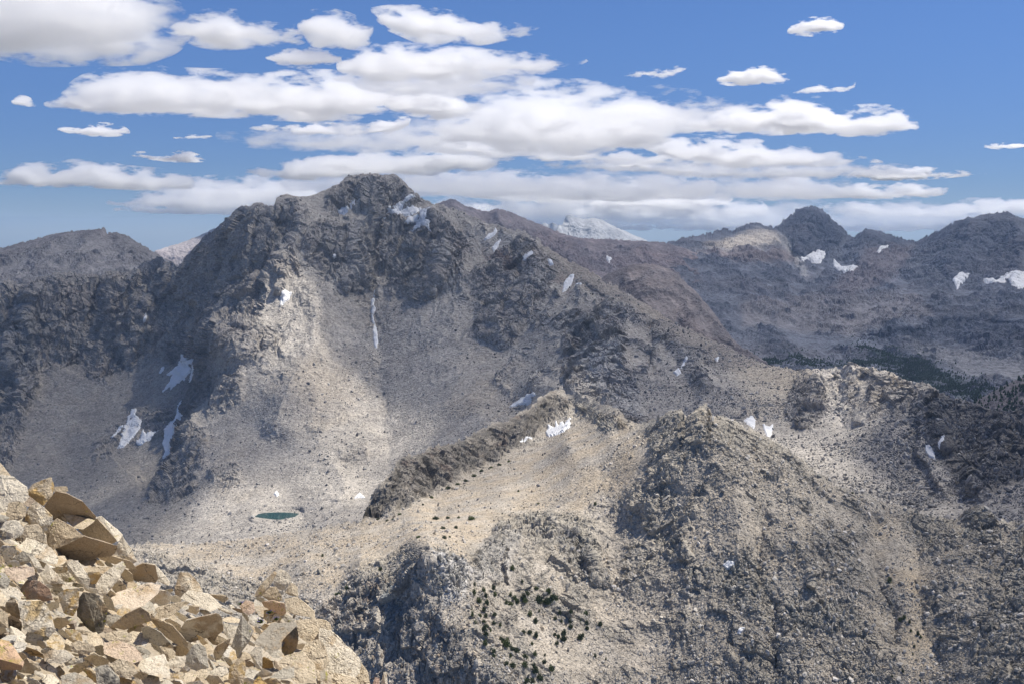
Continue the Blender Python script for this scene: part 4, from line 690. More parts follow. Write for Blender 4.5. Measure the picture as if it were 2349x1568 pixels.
def stone_mat():
    mat = bpy.data.materials.new('lichened_granite'); n, l = nodes(mat); b = n['Principled BSDF']; b.inputs['Roughness'].default_value = .9; b.inputs['Specular IOR Level'].default_value = .15
    a = n.new('ShaderNodeAttribute'); a.attribute_name = 'col'; tc = n.new('ShaderNodeTexCoord'); gx = n.new('ShaderNodeNewGeometry')
    def noise(sc, det=5, rg=.6):
        t = n.new('ShaderNodeTexNoise'); t.inputs['Scale'].default_value = sc; t.inputs['Detail'].default_value = det; t.inputs['Roughness'].default_value = rg; l.new(gx.outputs['Position'], t.inputs['Vector']); return t
    def ramp(src, lo, hi):
        r = n.new('ShaderNodeMapRange'); r.inputs['From Min'].default_value = lo; r.inputs['From Max'].default_value = hi; l.new(src, r.inputs['Value']); r.clamp = True; return r.outputs[0]
    def mix(f, c1, c2):
        m = n.new('ShaderNodeMix'); m.data_type = 'RGBA'
        (l.new(f, m.inputs[0]) if not isinstance(f, float) else setattr(m.inputs[0], 'default_value', f))
        for k, c in ((6, c1), (7, c2)): (setattr(m.inputs[k], 'default_value', (*c, 1)) if isinstance(c, tuple) else l.new(c, m.inputs[k]))
        return m.outputs[2]
    def mul(x, y):
        t = n.new('ShaderNodeMath'); t.operation = 'MULTIPLY'
        for k, q in enumerate((x, y)): (setattr(t.inputs[k], 'default_value', q) if isinstance(q, float) else l.new(q, t.inputs[k]))
        return t.outputs[0]
    fine, mid, coarse = noise(85, 5, .7), noise(17, 5, .62), noise(4.5, 4)
    sc = n.new('ShaderNodeVectorMath'); sc.operation = 'SCALE'; l.new(a.outputs['Color'], sc.inputs[0]); r = n.new('ShaderNodeMapRange'); r.inputs['From Min'].default_value = .3; r.inputs['From Max'].default_value = .7; r.inputs['To Min'].default_value = .85; r.inputs['To Max'].default_value = 1.32; l.new(fine.outputs[0], r.inputs['Value']); l.new(r.outputs[0], sc.inputs['Scale'])
    c = mix(mul(ramp(mid.outputs[0], .54, .7), .3), sc.outputs[0], (.30, .235, .16))                       # tan weathering
    c = mix(mul(ramp(coarse.outputs[0], .56, .66), .6), c, (.42, .28, .14))                                  # iron stain
    v = n.new('ShaderNodeTexVoronoi'); v.inputs['Scale'].default_value = 75
    nd = noise(40, 3); vm = n.new('ShaderNodeVectorMath'); vm.operation = 'MULTIPLY_ADD'; l.new(nd.outputs['Color'], vm.inputs[0]); vm.inputs[1].default_value = (.035, .035, .035); l.new(gx.outputs['Position'], vm.inputs[2]); l.new(vm.outputs[0], v.inputs['Vector'])
    c = mix(mul(mul(ramp(v.outputs['Distance'], .34, .2), ramp(noise(6).outputs[0], .45, .58)), .6), c, (.06, .055, .048))   # black lichen spots
    c = mix(mul(mul(ramp(noise(30, 4).outputs[0], .58, .64), ramp(noise(3.1, 3).outputs[0], .57, .63)), .85), c, (.36, .34, .06))  # yellow green lichen
    v3 = n.new('ShaderNodeTexVoronoi'); v3.feature = 'DISTANCE_TO_EDGE'; v3.inputs['Scale'].default_value = 2.6; vm3 = n.new('ShaderNodeVectorMath'); vm3.operation = 'MULTIPLY_ADD'; l.new(noise(3.2, 4).outputs['Color'], vm3.inputs[0]); vm3.inputs[1].default_value = (.5, .5, .5); l.new(gx.outputs['Position'], vm3.inputs[2]); l.new(vm3.outputs[0], v3.inputs['Vector'])
    crack = mul(ramp(v3.outputs['Distance'], .016, .004), ramp(noise(1.7, 3).outputs[0], .48, .56)); c = mix(mul(crack, .75), c, (.085, .07, .05))
    l.new(c, b.inputs['Base Color'])
    h = n.new('ShaderNodeMath'); h.operation = 'MULTIPLY_ADD'; l.new(fine.outputs[0], h.inputs[0]); h.inputs[1].default_value = .35; l.new(mid.outputs[0], h.inputs[2])
    bp = n.new('ShaderNodeBump'); bp.inputs['Strength'].default_value = .65; bp.inputs['Distance'].default_value = .03; l.new(h.outputs[0], bp.inputs['Height']); l.new(bp.outputs[0], b.inputs['Normal'])
    return mat
m_stone = stone_mat()
def hull(pts):
    import bmesh
    bm = bmesh.new()
    for p in pts: bm.verts.new([float(q) for q in p])
    r = bmesh.ops.convex_hull(bm, input=bm.verts); bmesh.ops.delete(bm, geom=[g for g in r['geom_interior'] if isinstance(g, bmesh.types.BMVert)] , context='VERTS')
    bmesh.ops.triangulate(bm, faces=bm.faces); bm.verts.index_update()
    V = np.array([v.co[:] for v in bm.verts]); F = np.array([[v.index for v in f.verts] for f in bm.faces]); bm.free(); return V, F
def subdivide(V, F, maxlen, cap=6):
    """split long edges in the middle until all are short (keeps the mesh closed)"""
    for _ in range(cap):
        E = np.sort(np.concatenate([F[:, [0, 1]], F[:, [1, 2]], F[:, [2, 0]]]), 1); U, inv = np.unique(E, axis=0, return_inverse=True); inv = inv.reshape(-1)
        if np.linalg.norm(V[U[:, 0]] - V[U[:, 1]], axis=1).max() < maxlen or len(F) > 9000: break
        mid = (V[U[:, 0]] + V[U[:, 1]]) / 2; m = len(F); o = len(V); a, b, c = inv[:m] + o, inv[m:2 * m] + o, inv[2 * m:] + o
        F = np.concatenate([np.stack([F[:, 0], a, c], 1), np.stack([a, F[:, 1], b], 1), np.stack([c, b, F[:, 2]], 1), np.stack([a, b, c], 1)]); V = np.concatenate([V, mid])
    return V, F
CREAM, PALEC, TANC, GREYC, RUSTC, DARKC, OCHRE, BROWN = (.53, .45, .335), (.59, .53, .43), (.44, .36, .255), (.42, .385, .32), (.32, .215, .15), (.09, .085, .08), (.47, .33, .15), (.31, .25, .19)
def rock(label, pts, col, Y, thick=.6, seed=0, rough=1.0, detail=1.0, name='boulder', col2=None):
    """pts: (x, y, lean) outline and ridge points as measured; lean > 0 comes towards the viewer; closed body behind them"""
    p = np.array([(q[0], q[1], q[2] if len(q) > 2 else 0.0) for q in pts], float); rs = np.random.RandomState(seed + 1000)
    wdt = max(np.ptp(p[:, 0]), 1); hgt = max(np.ptp(p[:, 1]), 1); size = math.sqrt(wdt * hgt); s = Y / FOC
    front = at(p[:, 0], p[:, 1], Y - p[:, 2] * s); c = p[:, :2].mean(0); T = thick * size
    back = at(c[0] + (p[:, 0] - c[0]) * .86, c[1] + (p[:, 1] - c[1]) * .86 - T * .06, Y + T * s * rs.uniform(.8, 1.15, len(p)))
    V, F = hull(np.concatenate([front, back])); V, F = subdivide(V, F, size * s * .085 / detail)
    ctr = V.mean(0); sw = size * s
    Nn = V - ctr; Nn /= np.linalg.norm(Nn, axis=1)[:, None]
    off = np.array([seed * 3.7, seed * 1.3, 0]); Q = (V + off) / sw
    d = (.026 * fbm(Q, .55, 3, .55, seed) + .014 * fbm(Q, .22, 3, .6, seed + 1, ridged=True) +   .016 * blocks(Q, .3, seed + 2, (1, 1, 1), .25) + .016 * fbm(Q, .075, 3, .65, seed + 3, ridged=True)) * rough
    V = V + Nn * (d * sw)[:, None]
    base = np.array(col); t = fbm(Q, .7, 3, .6, seed + 5); base = base * np.array([1.1, 1.08, 1.03]); C = np.repeat(base[None], len(V), 0) * (1 + .14 * t)[:, None]
    if col2 is not None: C = mixc(C, np.array(col2), .85 * sstep(-.05, .3, fbm(Q, .5, 3, .6, seed + 8) + .08))
    o = mesh_obj(name, V, F, m_stone, C, smooth=False)
    return tag(o, label, name.replace('_', ' '), 'boulders of the near rock pile')
# -- outlines: (label, name, points, colour, lean of the face: >0 overhangs (upper edge nearer), <0 lies back, thickness, second colour)
def A(*q): return [fa(a, b) for a, b in zip(q[::2], q[1::2])]
def B(*q): return [fb(a, b) for a, b in zip(q[::2], q[1::2])]
KEY = [
 ('pale wedge shaped boulder at the upper left edge of the pile','boulder',A(-40,60,0,80,40,130,78,176,0,170,-40,180),CREAM,-.5,.7,None),
 ('large smooth cream boulder at the left edge below the wedge','boulder',A(-40,172,0,165,90,180,180,250,192,310,160,355,60,405,-40,420),PALEC,-.35,.8,None),
 ('orange lichen capped boulder crowning the pile','boulder',A(183,272,225,225,345,180,363,235,350,300,290,372,230,335,190,295),OCHRE,-.2,.8,CREAM),
 ('small tan knob between the orange cap and the overhang','boulder',A(350,245,450,240,458,270,420,295,370,285),TANC,-.3,.8,None),
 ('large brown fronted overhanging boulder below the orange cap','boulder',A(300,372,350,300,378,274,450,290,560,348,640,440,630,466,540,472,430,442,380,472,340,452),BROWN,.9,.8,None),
 ('upright whitish rock with rusty streaks left of the overhang','boulder',A(170,440,205,370,240,343,300,390,352,440,350,480,300,532,295,562,250,502,180,502),PALEC,-.1,.7,OCHRE),
 ('mossy tan block wedged left of the rusty streaked rock','boulder',A(60,350,130,340,180,385,170,440,120,470,50,470,40,420),TANC,-.3,.8,None),
 ('rounded grey white boulder near the left edge','boulder',A(0,532,40,475,110,467,162,520,152,560,100,592,30,572),PALEC,-.25,.9,None),
 ('pale ledge block under the rusty streaked rock','boulder',A(130,580,165,500,260,495,300,560,310,620,230,600,150,610),CREAM,-.2,.7,None),
 ('thin pale slab topping the leaning slab stack','flat_rock',A(425,425,440,418,595,475,640,468,560,528,500,520,450,470),CREAM,-.5,.6,None),
 ('middle slab of the leaning stack with a ragged upper edge','flat_rock',A(310,562,330,500,385,458,462,500,535,552,560,577,480,584,362,662,322,632),TANC,-.2,.6,None),
 ('short slab at the right of the leaning stack','flat_rock',A(530,532,600,480,652,458,692,500,722,560,782,602,740,632,650,602,570,582),TANC,.35,.6,None),
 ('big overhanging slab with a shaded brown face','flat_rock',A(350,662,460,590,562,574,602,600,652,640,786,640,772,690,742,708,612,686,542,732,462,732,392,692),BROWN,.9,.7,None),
 ('long white slab lying along the right rim of the stack','flat_rock',A(640,447,682,440,822,562,816,592,790,612,732,562,690,502),PALEC,-.5,.5,None),
 ('white triangular slab standing on the right rim','flat_rock',A(822,574,872,652,922,742,882,764,760,702,790,632),PALEC,-.15,.5,None),
 ('thin dark edged slab jutting out under the triangle','flat_rock',A(605,684,642,690,872,740,912,787,880,797,800,752,680,732),TANC,.3,.5,None),
 ('broad pale sloping slab in the left middle of the pile','flat_rock',A(118,652,180,588,232,600,342,652,392,720,382,762,302,752,200,702),PALEC,-.6,.5,None),
 ('white plank shaped slab standing on end','flat_rock',A(440,742,470,732,522,742,602,862,592,932,522,882,460,802),PALEC,-.2,.5,None),
 ('pale lichen edged slab tilted up like a fin','flat_rock',A(640,902,680,840,770,770,826,740,842,780,802,852,742,922,702,978,642,962),PALEC,-.3,.4,None),
 ('flat shadowed slab under the thin dark edged slab','flat_rock',A(550,792,622,780,732,780,782,790,702,832,602,832),CREAM,-.4,.6,None),
 ('hollowed boulder with yellow lichen inside','boulder',A(860,802,960,757,1042,770,1062,862,1042,887,902,872),BROWN,.7,.8,None),
 ('white rim rock right of the hollowed boulder','boulder',A(950,757,990,752,1042,765,1092,840,1142,882,1132,907,1062,882,1045,820),PALEC,-.3,.6,None),
 ('bright pointed spire rock on the crest of the pile','boulder',B(0,702,5,622,40,470,60,460,137,463,242,582,272,652,162,724),PALEC,-.15,.6,None),
 ('broad white block at the foot of the spire rock','boulder',B(60,720,130,642,332,682,472,792,352,852,182,782),PALEC,-.5,.7,None),
 ('flat brown edged slab right of the spire rock','flat_rock',B(330,680,502,688,532,722,482,762,402,722),CREAM,.1,.8,None),
 ('white head of the cracked outcrop on the crest','boulder',B(975,572,1000,470,1045,430,1102,450,1147,510,1152,562,1102,622,1062,642,1000,622),PALEC,-.2,.8,None),
 ('leaning cream block left of the crack in the crest outcrop','boulder',B(790,700,800,660,832,610,902,530,987,448,1004,472,962,562,902,652,850,704),CREAM,-.15,.7,None),
 ('cream shoulder right of the second crack in the outcrop','boulder',B(1085,662,1152,560,1212,610,1217,702,1150,692),CREAM,-.2,.8,None),
 ('tan middle block of the cracked outcrop','boulder',B(860,692,940,610,1000,608,1052,690,1062,742,960,762),TANC,-.15,.8,None),
 ('pinkish base block of the cracked outcrop','boulder',B(860,752,960,740,1082,770,1102,862,1062,892,960,822,880,802),(.48,.36,.26),.2,.8,None),
 ('cream flank block sloping right below the cracked outcrop','boulder',B(1080,722,1212,708,1332,830,1382,850,1384,912,1202,882,1110,852),CREAM,-.35,.8,None),
 ('cracked cream bedrock block right under the outcrop flank','bedrock',B(1205,940,1382,918,1432,1008,1424,1128,1302,1152,1214,1085),CREAM,-.35,.8,None),
 ('rounded cream bedrock knob on the skyline below the outcrop','bedrock',B(1384,920,1470,935,1532,970,1552,1052,1482,1068,1434,1012),CREAM,-.3,.9,None),
 ('long cream bedrock rib along the lower right skyline','bedrock',B(1434,1014,1484,1070,1552,1054,1640,1135,1702,1202,1652,1302,1482,1204,1424,1134),PALEC,-.35,.8,None),
 ('cream bedrock block with a dark cleft left of the skyline rib','bedrock',B(1304,1154,1424,1132,1482,1206,1522,1332,1482,1442,1332,1402,1252,1252),CREAM,-.4,.8,TANC),
 ('broad cream bedrock face at the lower right skyline','bedrock',B(1526,1330,1484,1208,1654,1304,1704,1204,1832,1342,1822,1462,1702,1562,1500,1445),PALEC,-.4,.8,None),
 ('last cream bedrock step at the bottom right of the pile','bedrock',B(1834,1344,1868,1392,1902,1442,1936,1610,1830,1620,1790,1500),CREAM,-.3,.8,None),
 ('cream bedrock foot along the bottom edge beside the gravel','bedrock',B(1400,1430,1500,1448,1702,1566,1790,1510,1830,1640,1560,1680,1420,1600),CREAM,-.4,.8,None),
 ('flat grey brown slab with fine dark cracks below the outcrop','flat_rock',B(780,1162,862,1060,962,968,1192,958,1214,1000,1052,1152,1042,1212,942,1262,850,1182),(.30,.27,.225),-.6,.5,None),
 ('blackened upright rock face right of the grey brown slab','boulder',B(1048,1162,1110,1085,1200,998,1222,1082,1202,1222,1112,1327,1060,1252),DARKC,.25,.7,(.17,.16,.15)),
 ('tall grey slab standing upright with a pointed top','flat_rock',B(560,1192,662,888,722,970,777,1040,722,1162,612,1312,580,1282),GREYC,-.15,.5,None),
 ('large block with a brown shaded front and white top edge','boulder',B(50,1042,112,938,422,868,472,920,472,1042,402,1092,152,1152,30,1062),(.36,.29,.215),.75,.8,PALEC),
 ('small white block behind the tall grey slab','boulder',B(490,962,632,1000,602,1102,530,1117,480,1052),PALEC,-.3,.8,None),
 ('pale boulder with an orange stripe at lower left','boulder',A(118,1010,272,1004,322,1060,352,1132,372,1202,332,1252,160,1202,140,1102),PALEC,-.3,.8,OCHRE),
 ('reddish brown boulder above the orange striped one','boulder',A(138,932,180,870,262,878,332,930,357,1002,302,1012,170,992),RUSTC,-.1,.8,BROWN),
 ('orange and yellow lichened wedge beside a dark gap','boulder',A(390,962,450,930,532,924,527,1042,492,1112,430,1092),OCHRE,-.1,.7,PALEC),
 ('boulder blackened by lichen in the middle of the pile','boulder',A(518,1112,522,1010,562,950,642,960,722,1060,712,1142,692,1202,652,1242,560,1162),(.20,.175,.135),-.1,.7,(.09,.085,.07)),
 ('large flat pinkish cream slab in the middle of the pile','flat_rock',A(740,992,790,950,1002,888,1082,900,1052,962,962,1042,850,1062,762,1032),(.54,.455,.36),-.7,.5,None),
 ('brown shaded block under the pinkish slab','boulder',A(740,1182,840,1100,942,1050,1002,1090,1012,1142,922,1162,832,1202),(.38,.31,.23),.3,.7,None),
 ('long thin slab sloping down right with a shaded front','flat_rock',A(948,1192,1000,1178,1082,1240,1162,1310,1167,1332,1102,1292,970,1282),GREYC,.4,.6,None),
 ('narrow slab edge above the long thin slab','flat_rock',A(1000,1122,1062,1130,1182,1220,1262,1290,1252,1332,1202,1312,1082,1222),TANC,.1,.5,None),
 ('flat slab with an orange edge below the spire rock','flat_rock',A(1013,1087,1062,1050,1202,1018,1252,1010,1202,1072,1122,1122,1050,1132),CREAM,-.3,.6,TANC),
 ('low cream slab near the middle of the lower pile','flat_rock',A(690,1242,762,1210,882,1228,884,1272,840,1292,720,1272),CREAM,-.3,.6,None),
 ('broad pinkish slab in the lower middle of the pile','flat_rock',A(700,1292,802,1273,902,1320,942,1360,962,1402,880,1432,760,1382,700,1362),(.54,.43,.33),-.5,.5,None),
 ('big pale plate like slab at the bottom middle','flat_rock',A(900,1432,1002,1390,1102,1368,1132,1440,1142,1532,1040,1512,960,1482),PALEC,-.6,.4,None),
 ('white lens shaped rock in the lower left rubble','boulder',A(290,1372,342,1340,432,1338,502,1380,412,1432,302,1412),PALEC,-.3,.7,None),
 ('squat cream rock above right of the white lens rock','boulder',A(470,1302,522,1275,622,1300,642,1342,560,1372,480,1342),CREAM,-.2,.8,None),
 ('small shaded wedge right of the white lens rock','boulder',A(560,1392,632,1358,672,1380,602,1432),TANC,.2,.8,None),
 ('orange pink slab entering from the lower left edge','flat_rock',A(-40,1262,60,1280,162,1420,152,1452,20,1402,-40,1402),(.54,.38,.26),-.6,.6,OCHRE),
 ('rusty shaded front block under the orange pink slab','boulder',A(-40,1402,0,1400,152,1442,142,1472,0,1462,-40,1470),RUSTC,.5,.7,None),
 ('thin cream chip below the white lens rock','flat_rock',A(428,1422,556,1388,557,1422,440,1444),PALEC,-.1,.5,None),
 ('rounded cream rock at the bottom with a sunlit top','boulder',A(720,1442,802,1398,882,1420,922,1492,850,1522,760,1492),CREAM,-.3,.8,None),
 ('long dark bottom slab left of the rounded cream rock','flat_rock',A(410,1512,502,1488,622,1540,642,1590,420,1600),GREYC,-.4,.6,None),
 ('two toned grey block at the bottom of the pile','boulder',A(640,1452,720,1438,802,1530,802,1600,660,1600),GREYC,-.2,.7,DARKC),
 ('tan topped block in the left rubble with a flat face','boulder',A(18,792,150,778,227,785,232,832,112,882,60,852),(.50,.40,.31),-.5,.7,None),
 ('pointed pale shard left of the plank shaped slab','flat_rock',A(190,700,242,720,292,800,262,824,220,782),PALEC,-.2,.5,None),
 ('pale kite shaped slab below the pointed shard','flat_rock',A(270,832,312,758,422,870,432,892,302,892),PALEC,-.3,.5,None),
 ('thin white slab bridging a dark gap','flat_rock',A(298,892,490,884,484,912,340,924),PALEC,-.4,.5,None),
 ('grey speckled round topped slab at the bottom centre','flat_rock',B(100,1402,110,1292,180,1180,242,1168,302,1210,332,1402,232,1432),GREYC,-.15,.6,PALEC),
 ('brown wedge squeezed between two grey slabs','boulder',B(380,1262,402,1200,502,1130,552,1118,532,1182,442,1322,400,1332),CREAM,.1,.7,BROWN),
 ('white rock with a shaded hollow at the bottom centre','boulder',B(328,1452,432,1398,502,1388,532,1440,482,1482,402,1492),PALEC,-.4,.7,None),
 ('grey white shield shaped slab at the bottom right','flat_rock',B(940,1502,1022,1440,1172,1358,1182,1502,1060,1522),GREYC,-.4,.5,None),
 ('small flat shaded rock left of the shield shaped slab','flat_rock',B(800,1472,880,1418,962,1450,962,1482,860,1502),GREYC,-.1,.7,None),
 ('ochre pebble block at the very bottom','boulder',B(778,1545,832,1488,942,1600,778,1620),OCHRE,-.3,.8,None),
 ('white splinter leaning on the brown stained rock','flat_rock',B(740,1262,792,1200,862,1198,842,1332,862,1422,800,1402),PALEC,-.15,.5,None),
 ('brown stained rock in a pocket at the lower right','boulder',B(833,1332,880,1298,962,1340,977,1402,870,1412),(.30,.20,.09),.15,.8,None),
 ('white topped rock at the lower end of the bedrock','boulder',B(1440,1442,1482,1418,1542,1500,1562,1600,1440,1620),PALEC,-.3,.7,None),
 ('small pink stone at the far lower right of the pile','boulder',B(1945,1600,1980,1500,2022,1508,2024,1600),(.52,.38,.30),-.2,.8,None),
 ('tiny upright white stone at the right end of the pile','boulder',B(2030,1610,2062,1448,2092,1446,2110,1610),PALEC,-.1,.6,None),
 ('cream boulder streaked with ochre lichen at bottom centre','boulder',B(520,1600,542,1402,622,1320,692,1330,702,1422,662,1610),TANC,-.2,.8,OCHRE),
 ('cream bedrock step above the shield shaped slab','boulder',B(1010,1360,1100,1290,1260,1250,1380,1380,1400,1560,1200,1560,1180,1400),CREAM,-.4,.8,None),
 ('pinkish stone in the gravel left of the cracked outcrop','boulder',B(640,800,700,740,780,760,790,850,740,890,680,870),(.52,.40,.31),-.3,.7,None),
]
def lean_pts(poly, k):
    p = np.array(poly); cy_ = p[:, 1].mean(); h = np.ptp(p[:, 1]); rs = np.random.RandomState(int(abs(p.sum())) % 9999)
    k = k * 2.1 if k < 0 else k * 1.2
    out = [(x, y, -(y - cy_) * k + rs.uniform(-.04, .04) * h) for x, y in poly]
    c = p.mean(0); out.append((c[0] + rs.uniform(-.15, .15) * np.ptp(p[:, 0]), c[1] + (.16 if k < 0 else -.28) * h, .16 * h)); return out
MARKS, placed = [], []
for i, (lab, nm, poly, colr, k, th, c2) in enumerate(KEY):
    p = np.array(poly); yb = p[:, 1].max(); xc = p[:, 0].mean(); yc = p[:, 1].mean(); Y = float(fore_depth(xc, min(yc * .45 + yb * .55, 1640))[0])
    rock(lab, lean_pts(poly, k), colr, Y, th, i, rough=1.7 if nm == 'bedrock' else .95, name=nm, col2=c2, detail=1.35); USED.add(lab)
    MARKS.append((lab, xc, yc)); placed.append((p[:, 0].min(), p[:, 0].max(), p[:, 1].min(), p[:, 1].max(), poly))
short = {0:'wedge boulder',1:'smooth cream boulder',2:'orange capped boulder',4:'brown overhang boulder',5:'rusty streaked rock',7:'rounded grey white boulder',12:'big overhanging slab',13:'long white rim slab',14:'white triangular slab',16:'broad pale sloping slab',17:'plank shaped slab',18:'tilted fin slab',20:'hollowed boulder',22:'pointed spire rock',25:'cracked outcrop',31:'cracked bedrock block',38:'grey brown slab',39:'blackened rock face',40:'tall grey slab',41:'brown fronted block',43:'orange striped boulder',44:'reddish brown boulder',45:'orange lichened wedge',46:'black lichened boulder',47:'pinkish cream slab',49:'long thin slab',53:'broad pinkish slab',54:'plate like slab',55:'white lens rock',58:'orange pink slab',61:'rounded cream rock',63:'two toned block',64:'tan topped block',68:'speckled round topped slab',71:'shield shaped slab',75:'brown stained rock',79:'ochre streaked boulder'}
SMARKS = [(short[i], MARKS[i][1], MARKS[i][2]) for i in short]
# ground under the pile
xs = np.linspace(-900, 930, 230); top = np.interp(xs, [q[0] for q in FORE_SKY], [q[1] for q in FORE_SKY]) + 14; ny = 90
X = np.broadcast_to(xs, (ny, 230)).copy(); Yp = top[None] + (np.maximum(1740, top + 60) - top)[None] * (np.linspace(0, 1, ny)[:, None])
Pg = at(X, Yp, np.clip(fore_depth(np.maximum(X, -140).ravel(), Yp.ravel()).reshape(X.shape), 3.2, 16)); Pg[..., 2] -= .20 + .05 * fbm(Pg, .8, 4, .6, 700); Pg = Pg + (fbm(Pg, .25, 3, .6, 701) * .05)[..., None] * np.array([0, -.4, 1])
bk = [Pg[0] + np.array([0, t, -t * 1.1]) for t in (4.0, 1.5, .4)]; full = np.concatenate([np.stack(bk), Pg]); n2 = fbm(full, .5, 4, .6, 702)
gcol = mixc(np.array([.33, .27, .19]), np.array([.46, .40, .31]), sstep(-.5, .5, n2))
tag(mesh_obj('gravel_slope', full.reshape(-1, 3), grid_faces(ny + 3, 230)[:, ::-1], m_stone, gcol.reshape(-1, 3), smooth=False), kind='structure')
# the rest of the pile: stones of falling size between the big ones
rs = np.random.RandomState(4242); fills = []; sky_x = [q[0] for q in FORE_SKY]; sky_y = [q[1] for q in FORE_SKY]
def inside_any(x, y, m):
    for (a, b, c, d, poly) in placed:
        if a - m < x < b + m and c - m < y < d + m and poly_sd(np.array([x]), np.array([y]), poly)[0] < m: return True
    return False
tries = 0
while len(fills) < 216 and tries < 60000:
    tries += 1; r = 25 * (1 - len(fills) / 215) ** 1.0 + 5.0; x = rs.uniform(-15, 880); y = rs.uniform(1080, 1590); yt = np.interp(x, sky_x, sky_y) + r * .7 + 6
    if y < yt or (y > 1480 + r and x > 690) or (x > 560 and rs.rand() < .5): continue
    if inside_any(x, y, r * .3) or any(math.hypot(x - a, (y - b) * 1.3) < (r + q) * .62 for a, b, q in fills): continue
    fills.append((x, y, r))
tones = [('cream', CREAM), ('pale', PALEC), ('tan', TANC), ('grey', GREYC), ('brownish', BROWN), ('whitish', (.58, .54, .47))]
for i, (x, y, r) in enumerate(fills):
    ti = rs.choice(6, p=[.26, .22, .16, .2, .08, .08]); n_ = rs.randint(6, 9); a0 = rs.uniform(0, 6.28); el = rs.uniform(.25, .8); tilt = rs.normal(.38, .35)
    pts = []
    for k in range(n_):
        a = a0 + k * 2 * math.pi / n_ + rs.uniform(-.25, .25); q = r * rs.uniform(.75, 1.15); u, v = q * math.cos(a), q * el * math.sin(a); pts.append((x + u * math.cos(tilt) - v * math.sin(tilt), y + u * math.sin(tilt) + v * math.cos(tilt)))
    Y = float(fore_depth(x, y)[0]) * 1.03; k = rs.uniform(-.8, .5)
    shape = 'flat_rock' if el < .55 else 'boulder'; size = 'large' if r > 22 else 'medium' if r > 15 else 'small' if r > 10 else 'tiny'
    w_ = 'flat slab' if shape == 'flat_rock' else 'angular block'
    lab = unique_label([f'{size} {tones[ti][0]} {w_}', f'{size} {tones[ti][0]} stone', f'{size} {tones[ti][0]} piece of rock'], x, y, SMARKS)
    rock(lab, lean_pts(pts, k), tones[ti][1], Y, rs.uniform(.28, .5) if shape == 'flat_rock' else rs.uniform(.45, .8), 200 + i, rough=1.0, name=shape, detail=.9 if r > 14 else .6, col2=None if rs.rand() > .12 else OCHRE)
# rubble too small to count, on the gravel
n = 2300; k = rs.randint(0, X.size, n); Pk = Pg.reshape(-1, 3)[k] + rs.normal(size=(n, 3)) * np.array([.05, .05, 0]); okk = (Yp.ravel()[k] < 1640); Pk = Pk[okk]; n = len(Pk)
var, F0 = stone_variants(12, 1, 88); var = np.array(var); m = len(var[0]); sz = np.minimum(.012 * (1 - rs.rand(n)) ** (-1 / 1.9), .06) * np.where(Pk[:, 0] < at(-60, 1300, 1.0)[0] * Pk[:, 1], 3.0, 1.0); R = rot_mats(rs, n); vv = rs.randint(0, 12, n)
Q = np.einsum('nij,nkj->nki', R, var[vv] * np.array([1, .8, .5])) * sz[:, None, None] + (Pk + np.array([0, 0, 1]) * (sz * .5 + .05)[:, None])[:, None]
cols = np.array([CREAM, PALEC, TANC, GREYC, BROWN]); C = np.repeat(cols[rs.randint(0, 5, n)] * rs.uniform(.8, 1.15, (n, 1)), m, 0)
tag(mesh_obj('gravel', Q.reshape(-1, 3), (F0[None] + (np.arange(n) * m)[:, None, None]).reshape(-1, 3), m_stone, C), kind='stuff')
# small flowering tufts in the gravel by the outcrop
m_leaf = simple_mat('tuft_leaf', (.07, .11, .035), .7, .2, (30, .4)); m_petal = simple_mat('tuft_petal', (.20, .15, .42), .7, .2)
def tuft(x, y, w, label, flowers=True):
    Y = float(fore_depth(x, y)[0]) * .985; c = at(x, y, Y); s = w * Y / FOC; r_ = np.random.RandomState(int(x)); o = bpy.data.objects.new('flower_tuft', None); COL.objects.link(o); o.location = c; o.empty_display_size = .05; tag(o, label, 'flowering plant', 'flowering tufts in the gravel')
    V, F = [], []; heads = []
    for i in range(90):
        a, t, L = r_.uniform(0, 6.28), r_.uniform(.1, 1.0), r_.uniform(.5, 1.0) * s * .55; d = np.array([math.cos(a) * t, math.sin(a) * t, 1.1 - t * .8]); b = np.array([math.cos(a), math.sin(a), 0]) * r_.uniform(0, .2) * s; q = np.array([-d[1], d[0], 0]) / (np.hypot(d[0], d[1]) + 1e-6) * L * .09; k = len(V)
        V += [b - q, b + q, b + d * L * .6 + q * 1.4, b + d * L, b + d * L * .6 - q * 1.4]; F += [(k, k + 1, k + 2, k + 3), (k, k + 3, k + 4, k + 4)]
        if i % 11 == 0: heads.append(b + d * L * 1.05)
    def child(nm, v, f, mt):
        me = bpy.data.meshes.new(nm); me.from_pydata([tuple(map(float, p)) for p in v], [], [tuple(dict.fromkeys(q)) for q in f]); me.materials.append(mt); ob = bpy.data.objects.new(nm, me); COL.objects.link(ob); ob.parent = o
    child('leaves', V, F, m_leaf)
    for e in heads:                                   # each bloom: five petals round a raised centre
        v = [e + np.array([0, 0, s * .03])]; f = []
        for j in range(10): an = j * .6283; rr = s * (.09 if j % 2 == 0 else .045); v.append(e + np.array([math.cos(an) * rr, math.sin(an) * rr, 0]))
        for j in range(10): f.append((0, 1 + j, 1 + (j + 1) % 10))
        v.append(e - np.array([0, 0, s * .05])); f += [(11, 1 + (j + 1) % 10, 1 + j) for j in range(10)]; child('flower', v, f, m_petal)
tuft(*fb(845, 962), 22, 'flowering tuft with purple blooms above the grey brown slab'); tuft(*fb(935, 870), 18, 'sparse flowering tuft in the gravel below the outcrop blocks'); tuft(*fb(1000, 935), 16, 'flowering tuft at the right end of the gravel patch'); tuft(*fb(655, 785), 16, 'small flowering tuft left of the pinkish gravel stone')
